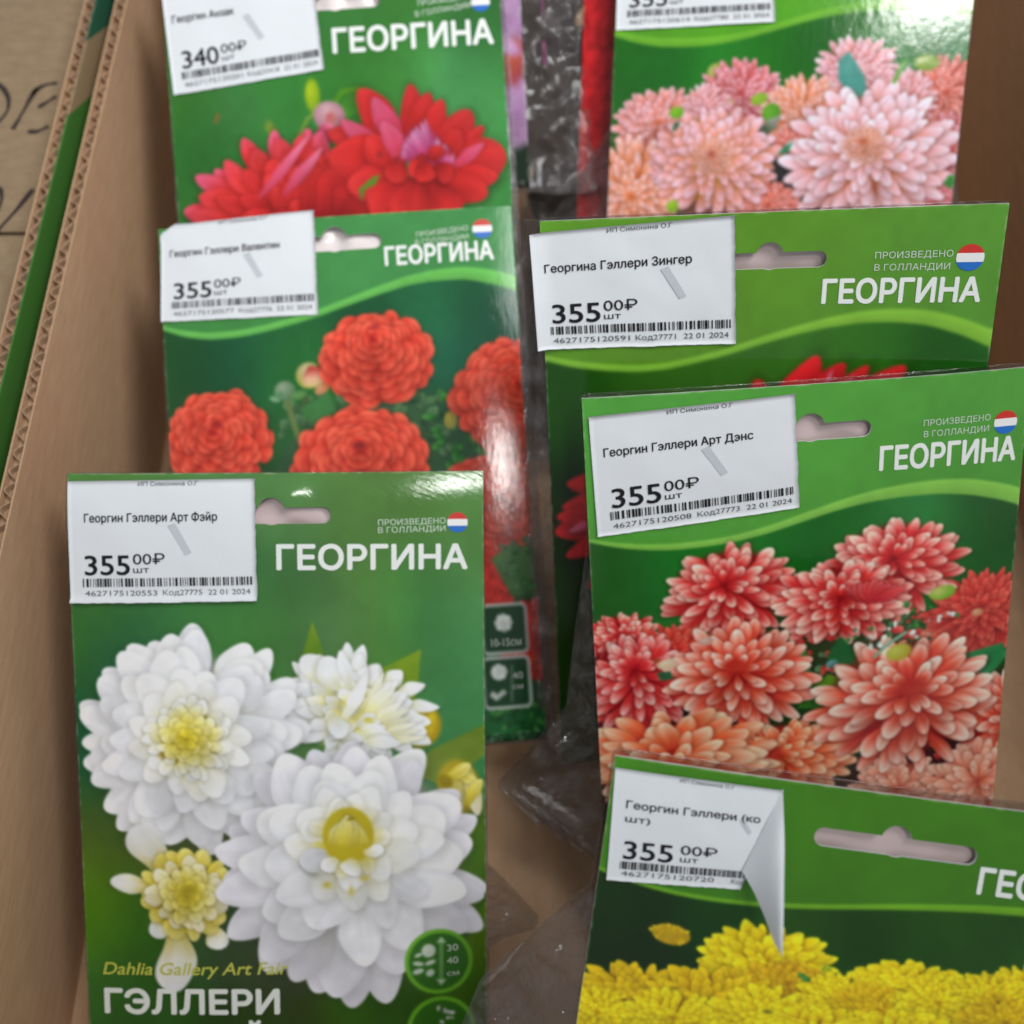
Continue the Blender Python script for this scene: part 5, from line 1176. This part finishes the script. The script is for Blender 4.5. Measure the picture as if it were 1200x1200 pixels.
def film_bag(n, parent, ml, mr, thick, seed, fill=(0, 0), v0=.0, mb=.004):
    nx, ny = 70, 90
    s = np.linspace(0, 1, nx); v = np.linspace(v0, H / W + mb / W, ny)
    Sg, Vg = np.meshgrid(s, v)
    x0 = -W / 2 - margin(ml, Vg); x1 = W / 2 + margin(mr, Vg); X = x0 + (x1 - x0) * Sg
    U = X / W + .5; Y = H - Vg * W
    out = np.maximum(np.maximum(-U, U - 1), 0) * W                     # distance outside the card
    Uc = np.clip(U, 0, 1)
    edge = np.clip(np.minimum(Sg, 1 - Sg) / .10, 0, 1) * np.clip((Vg[-1, 0] - Vg) / .18, 0, 1) * np.clip((Vg - v0) / .35, 0, 1)
    bul = edge ** .6
    base = bend(n, Uc, np.clip(Vg, 0, H / W)) - .0042 * np.clip((.30 - Vg) / .1, 0, 1) * (out <= 0) - .0011
    wr = (noise2(X * 160 + Y * 60, Y * 90 - X * 40, seed) * .0016 + (1 - np.abs(noise2(X * 90 - Y * 130, Y * 70 + X * 60, seed + 3))) ** 3 * .0060
          + noise2(X * 420, Y * 300, seed + 5) * .0005)
    fl = np.clip(out / .006, 0, 1)
    zf = base + fl * (wr - .002) - out * .32
    zb = base - .0016 - thick * bul - out * .30 - .0015 * fl + (noise2(X * 90, Y * 70, seed + 9)) * .0012 * edge
    co = np.concatenate([np.stack([X, Y, zf], -1).reshape(-1, 3), np.stack([X, Y, np.minimum(zb, zf - .0006)], -1).reshape(-1, 3)])
    idx = np.arange(nx * ny).reshape(ny, nx)
    q = np.stack([idx[:-1, :-1], idx[1:, :-1], idx[1:, 1:], idx[:-1, 1:]], -1).reshape(-1, 4)
    n1 = nx * ny
    faces = [tuple(f) for f in q] + [tuple(x + n1 for x in f[::-1]) for f in q]
    rim = list(idx[0, :]) + list(idx[1:, -1]) + list(idx[-1, -2::-1]) + list(idx[-2:0:-1, 0]); m = len(rim)
    faces += [(rim[(i + 1) % m], rim[i], rim[i] + n1, rim[(i + 1) % m] + n1) for i in range(m)]
    mesh_object('film_bag', co, faces, M_FILM, parent, True)
    # dark peat inside; fill spreads it sideways to darken the gap like shade
    k = 36; t = np.linspace(0, 1, k); A, Bq = np.meshgrid(t, t)
    v1 = .42 if fill == (0, 0) else .12; X = -W * .46 - fill[0] + (W * .92 + fill[0] + fill[1]) * A; Vq = v1 + (H / W - .06 - v1) * Bq; Y = H - Vq * W
    e = (np.clip(np.minimum(np.minimum(A, 1 - A), np.minimum(Bq, 1 - Bq)) / .12, 0, 1)) ** .5
    b0 = bend(n, np.clip(X / W + .5, 0, 1), Vq) - .0022
    if fill != (0, 0):
        X = X + .0035 * noise2(X * 0 + 5 + (A > .5) * 9, Y * 130, seed) * np.abs(2 * A - 1); o_ = np.maximum(np.maximum(-W / 2 - X, X - W / 2), 0); b0 = b0 - o_ * .42 - .004 * np.clip(o_ / .004, 0, 1) - .0012 * np.abs(noise2(X * 330, Y * 270, seed))
    zt = b0 - .0006 - .0008 * noise2(X * 200, Y * 200, seed + 20) * e; zl = b0 - .0012 - (thick - .0035) * e * (.85 + .15 * noise2(X * 60, Y * 60, seed + 21))
    co = np.concatenate([np.stack([X, Y, zt - .001], -1).reshape(-1, 3), np.stack([X, Y, np.minimum(zl, zt - .0012)], -1).reshape(-1, 3)])
    idx = np.arange(k * k).reshape(k, k); q = np.stack([idx[:-1, :-1], idx[1:, :-1], idx[1:, 1:], idx[:-1, 1:]], -1).reshape(-1, 4)
    rim = list(idx[0, :]) + list(idx[1:, -1]) + list(idx[-1, -2::-1]) + list(idx[-2:0:-1, 0]); m = len(rim)
    faces = [tuple(f) for f in q] + [tuple(x + k * k for x in f[::-1]) for f in q] + [(rim[(i + 1) % m], rim[i], rim[i] + k * k, rim[(i + 1) % m] + k * k) for i in range(m)]
    mesh_object('peat_filling', co, faces, M_PEAT, parent, True)

def header_film(n, parent, hole, seed, amp):
    (cu, cv), hw, hh = hole; nx, ny = 40, 16
    A, Bq = np.meshgrid(np.linspace(-1, 1, nx), np.linspace(-1, 1, ny))
    U = cu + A * (hw + .05); V = np.clip(cv + Bq * (hh * 2 + .03), .006, 2)
    z = bend(n, U, V) - .0024 + amp * (noise2(U * 22, V * 30, seed) * .0011 - .0005)
    co = np.stack([(U - .5) * W, H - V * W, np.minimum(z, bend(n, U, V) - .0008)], -1).reshape(-1, 3); idx = np.arange(nx * ny).reshape(ny, nx)
    q = np.stack([idx[:-1, :-1], idx[1:, :-1], idx[1:, 1:], idx[:-1, 1:]], -1).reshape(-1, 4)
    mesh_object('header_film', co, q, M_SEAL if n in ('valentin', 'top') else M_SEAL2, parent, True)

# ---------------------------------------------------------------- the cartons and what they stand on
def flute_wall(name, parent, along, a0, a1, c, z0, z1, t=.0048, mat=M_CARD, mat2=None, pitch=.0068):
    """corrugated board standing upright: two liners and a wavy medium between them. along 'y': wall at x = c..c+t"""
    w = tag(bpy.data.objects.new(name, None)); COL.objects.link(w); w.parent = parent
    lt = .00055
    def P3(a, b, z): return (b, a, z) if along == 'y' else (a, b, z)
    for b0, b1, mt in ((c, c + lt, mat), (c + t - lt, c + t, mat2 or mat)):
        V, Fc = [], []
        if along == 'y': box_geo(b0, b1, a0, a1, z0, z1, V, Fc)
        else: box_geo(a0, a1, b0, b1, z0, z1, V, Fc)
        mesh_object('liner', V, Fc, mt, w)
    n = int((a1 - a0) / pitch * 12); V, Fc = [], []
    amp = (t - 2 * lt) / 2 - .0002; mid = c + t / 2; rng = random.Random(5)
    zt = z1 - .0004
    for i in range(n + 1):
        a = a0 + (a1 - a0) * i / n; ph = 2 * math.pi * a / pitch
        b = mid + amp * math.sin(ph + .9 * math.sin(a * 60) + .6 * math.sin(a * 171)) * (1 - .18 * abs(math.sin(a * 97))); d = .00024
        zz = zt + .0004 * math.sin(a * 900) - .0006 * max(0, math.sin(a * 43 + 1))
        V += [P3(a, b - d, z0), P3(a, b - d, zz), P3(a, b + d, zz), P3(a, b + d, z0)]
        if i: o = 4 * i; Fc += [(o - 4, o, o + 1, o - 3), (o - 3, o + 1, o + 2, o - 2), (o - 2, o + 2, o + 3, o - 1)]
    mesh_object('fluting', V, Fc, M_FLUTE, w)
    V, Fc = [], []  # solid filler added below the rim to lighten the flute hollows
    if along == 'y': box_geo(c + lt + .0001, c + t - lt - .0001, a0, a1, z0, z1 - .0032, V, Fc)
    else: box_geo(a0, a1, c + lt + .0001, c + t - lt - .0001, z0, z1 - .0032, V, Fc)
    mesh_object('flute_filler', V, Fc, M_FLUTE, w)
    return w

def mat_green_print():
    """outside of the neighbouring carton: green print with bare kraft stripes"""
    m, nt, b = new_mat('green_carton_print')
    tc = nt.nodes.new('ShaderNodeTexCoord'); sp = nt.nodes.new('ShaderNodeSeparateXYZ'); nt.links.new(tc.outputs['Object'], sp.inputs[0])
    ma = nt.nodes.new('ShaderNodeMath'); ma.operation = 'MULTIPLY_ADD'; ma.inputs[1].default_value = 1.9
    nt.links.new(sp.outputs['Z'], ma.inputs[0]); nt.links.new(sp.outputs['Y'], ma.inputs[2])
    r = nt.nodes.new('ShaderNodeValToRGB'); r.color_ramp.interpolation = 'CONSTANT'
    g1, g2, k = (*lin((70, 122, 50)), 1), (*lin((44, 98, 72)), 1), (*lin((158, 134, 102)), 1)
    els = r.color_ramp.elements; els[0].position = 0; els[0].color = g1
    els[1].position = .515; els[1].color = k
    e = els.new(.553); e.color = g2
    nt.links.new(ma.outputs[0], r.inputs[0]); nt.links.new(r.outputs[0], b.inputs['Base Color'])
    b.inputs['Roughness'].default_value = .5
    return m
M_GREEN = mat_green_print()

shelf = mesh_object('floor', *box_geo(-.75, .75, -.5, 1.0, -.03, -.0045), mat_flat('shelf_board', (150, 148, 144), .6))
tag(shelf, kind='structure')

box = bpy.data.objects.new('cardboard_box', None); COL.objects.link(box)
tag(box, 'open brown corrugated cardboard box holding all the dahlia packets', 'box')
box.location = (0, 0, 0)
mesh_object('floor_panel', *box_geo(WALL_X, WALL_X2, BOX_Y0, BOX_Y1, -.004, 0), M_CARD, box)
flute_wall('side_wall', box, 'y', BOX_Y0, BOX_Y1, WALL_X - .0048, -.004, RIM)
flute_wall('side_wall', box, 'y', BOX_Y0, BOX_Y1, WALL_X2, -.004, RIM)
flute_wall('end_wall', box, 'x', WALL_X, WALL_X2, BOX_Y0 - .0048, -.004, RIM)
flute_wall('end_wall', box, 'x', WALL_X, WALL_X2, BOX_Y1, -.004, RIM)

nb = bpy.data.objects.new('cardboard_box', None); COL.objects.link(nb)
tag(nb, 'neighbouring carton with green printed outside and black marker writing on its flaps', 'box')
NX = -.1662
flute_wall('side_wall', nb, 'y', BOX_Y0, BOX_Y1, NX - .0048, -.004, RIM, mat=M_CARD, mat2=M_GREEN)
ZL = .093
mesh_object('bottom_panel', *box_geo(NX - .36, NX - .0048, BOX_Y0, BOX_Y1, -.004, 0), M_CARD2, nb)
flute_wall('side_wall', nb, 'y', BOX_Y0, BOX_Y1, NX - .365, -.004, RIM)
flute_wall('end_wall', nb, 'x', NX - .36, NX - .0048, BOX_Y0 - .0048, -.004, RIM)
flute_wall('end_wall', nb, 'x', NX - .36, NX - .0048, BOX_Y1, -.004, RIM)
for i, (y0, y1, dz) in enumerate(((BOX_Y0, .2585, 0.0), (.2605, .446, .0), (.447, BOX_Y1, .004))):
    mesh_object('flap', *box_geo(NX - .358, NX - .0055, y0, y1, ZL - .004 + dz, ZL + dz), M_CARD3, nb)
for s in WRITING:
    mk = Letters()
    P_ = np.array(s); k = np.linspace(0, len(P_) - 1, 5 * len(P_)); Q = np.stack([np.interp(k, range(len(P_)), P_[:, i]) for i in range(2)], 1)
    for _ in range(3): Q[1:-1] = (Q[:-2] + 2 * Q[1:-1] + Q[2:]) / 4
    d = np.gradient(Q, axis=0); d /= np.linalg.norm(d, axis=1)[:, None] + 1e-9; nr = np.stack([-d[:, 1], d[:, 0]], 1)
    w = .00085 * (1 + .3 * np.sin(np.linspace(0, 7, len(Q))))[:, None]
    V = np.concatenate([Q + nr * w, Q - nr * w]); m = len(Q)
    mk.add(np.concatenate([V, np.full((2 * m, 1), ZL + .0003)], 1), [(i, i + 1, m + i + 1, m + i) for i in range(m - 1)])
    mk.build('marker_stroke', M_MARKER, nb)

# ---------------------------------------------------------------- the packets
PACKETS = {
    'top': ('dahlia packet priced 340 with dark red and pink bloom behind the orange-red dahlia packet', 330, .80, [(0, .001), (2, .001)], [(0, .002), (2, .003)], .012),
    'valentin': ('dahlia packet with orange-red ball dahlias, partly covered by the white dahlia packet', 330, 1.5, [(0, .001), (2, .001)], [(0, .001), (.3, .003), (2, .0035)], .013),
    'white': ('dahlia packet with large white yellow-centred dahlias, uncovered and lying on top', 420, 1.5, [(0, .001), (2, .001)], [(0, .0006), (1.0, .0008), (1.18, .019), (1.215, .001), (2, .001)], .012),
    'pink': ('dahlia packet with pale pink and peach feathery dahlias under the light green packet', 350, .80, [(0, .0006), (.48, .001), (.76, .026), (2, .03)], [(0, .0006), (.6, .001), (.8, .008), (2, .01)], .012),
    'zinger': ('light green dahlia packet with only red petal tips showing above the coral packet', 300, 1.3, [(0, .006), (.3, .008), (1.0, .009), (2, .008)], [(0, .0006), (2, .001)], .012),
    'denz': ('dahlia packet with coral-red cream-tipped dahlias leaning behind the yellow packet', 420, 1.14, [(0, .0004), (.36, .0006), (.60, .006), (.80, .010), (1.06, .036), (1.24, .003), (2, .001)], [(0, .0005), (2, .001)], .012),
    'yellow': ('dahlia packet with yellow dahlias and a price sticker peeling off at one corner', 520, .62, [(0, .0005), (.25, .001), (.50, .024), (.7, .03), (2, .02)], [(0, .0006), (2, .001)], .012),
    'purple': ('mostly hidden packet with a strip of lilac petals showing beside the film', 120, 1.5, [(0, .001), (2, .001)], [(0, .012), (1.1, .024), (1.47, .028)], .008),
    'magenta': ('mostly hidden packet with a sliver of magenta petals beside the lilac one', 120, 1.5, [(0, .001), (2, .001)], [(0, .002), (2, .018)], .006),
    'red': ('mostly hidden packet with plain red petals showing behind the pale pink dahlias', 160, 1.5, [(0, .016), (.5, .022), (1.0, .026), (2, .02)], [(0, .001), (2, .001)], .008),
}
def extra_art(n):
    return ART[n] if n in ART else side_art(n)
for i, (n, (label, cols, vd, ml, mr, th)) in enumerate(PACKETS.items()):
    R, base = POSES[n]
    root = bpy.data.objects.new('seed_packet', None); COL.objects.link(root)
    M = Matrix(R).to_4x4(); M.translation = Vector(base); root.matrix_world = M
    tag(root, label, 'seed packet', 'dahlia seed packets standing in the box')
    sp = CARDS.get(n)
    card = make_card(n, root, extra_art(n), cols, vd, sp['hole'] if sp else None)
    film_bag(n, root, ml, mr, th, 40 + i * 7, {'purple': (0, .030), 'red': (.026, 0), 'magenta': (0, .02)}.get(n, (0, 0)))  # side peat added to stand in for shade in the gap
    if sp:
        header_film(n, root, sp['hole'], 60 + i, 1.6 if n in ('valentin', 'top') else .6)
        printed_lettering(n, card, sp)
        sticker(n, card, root, sp)
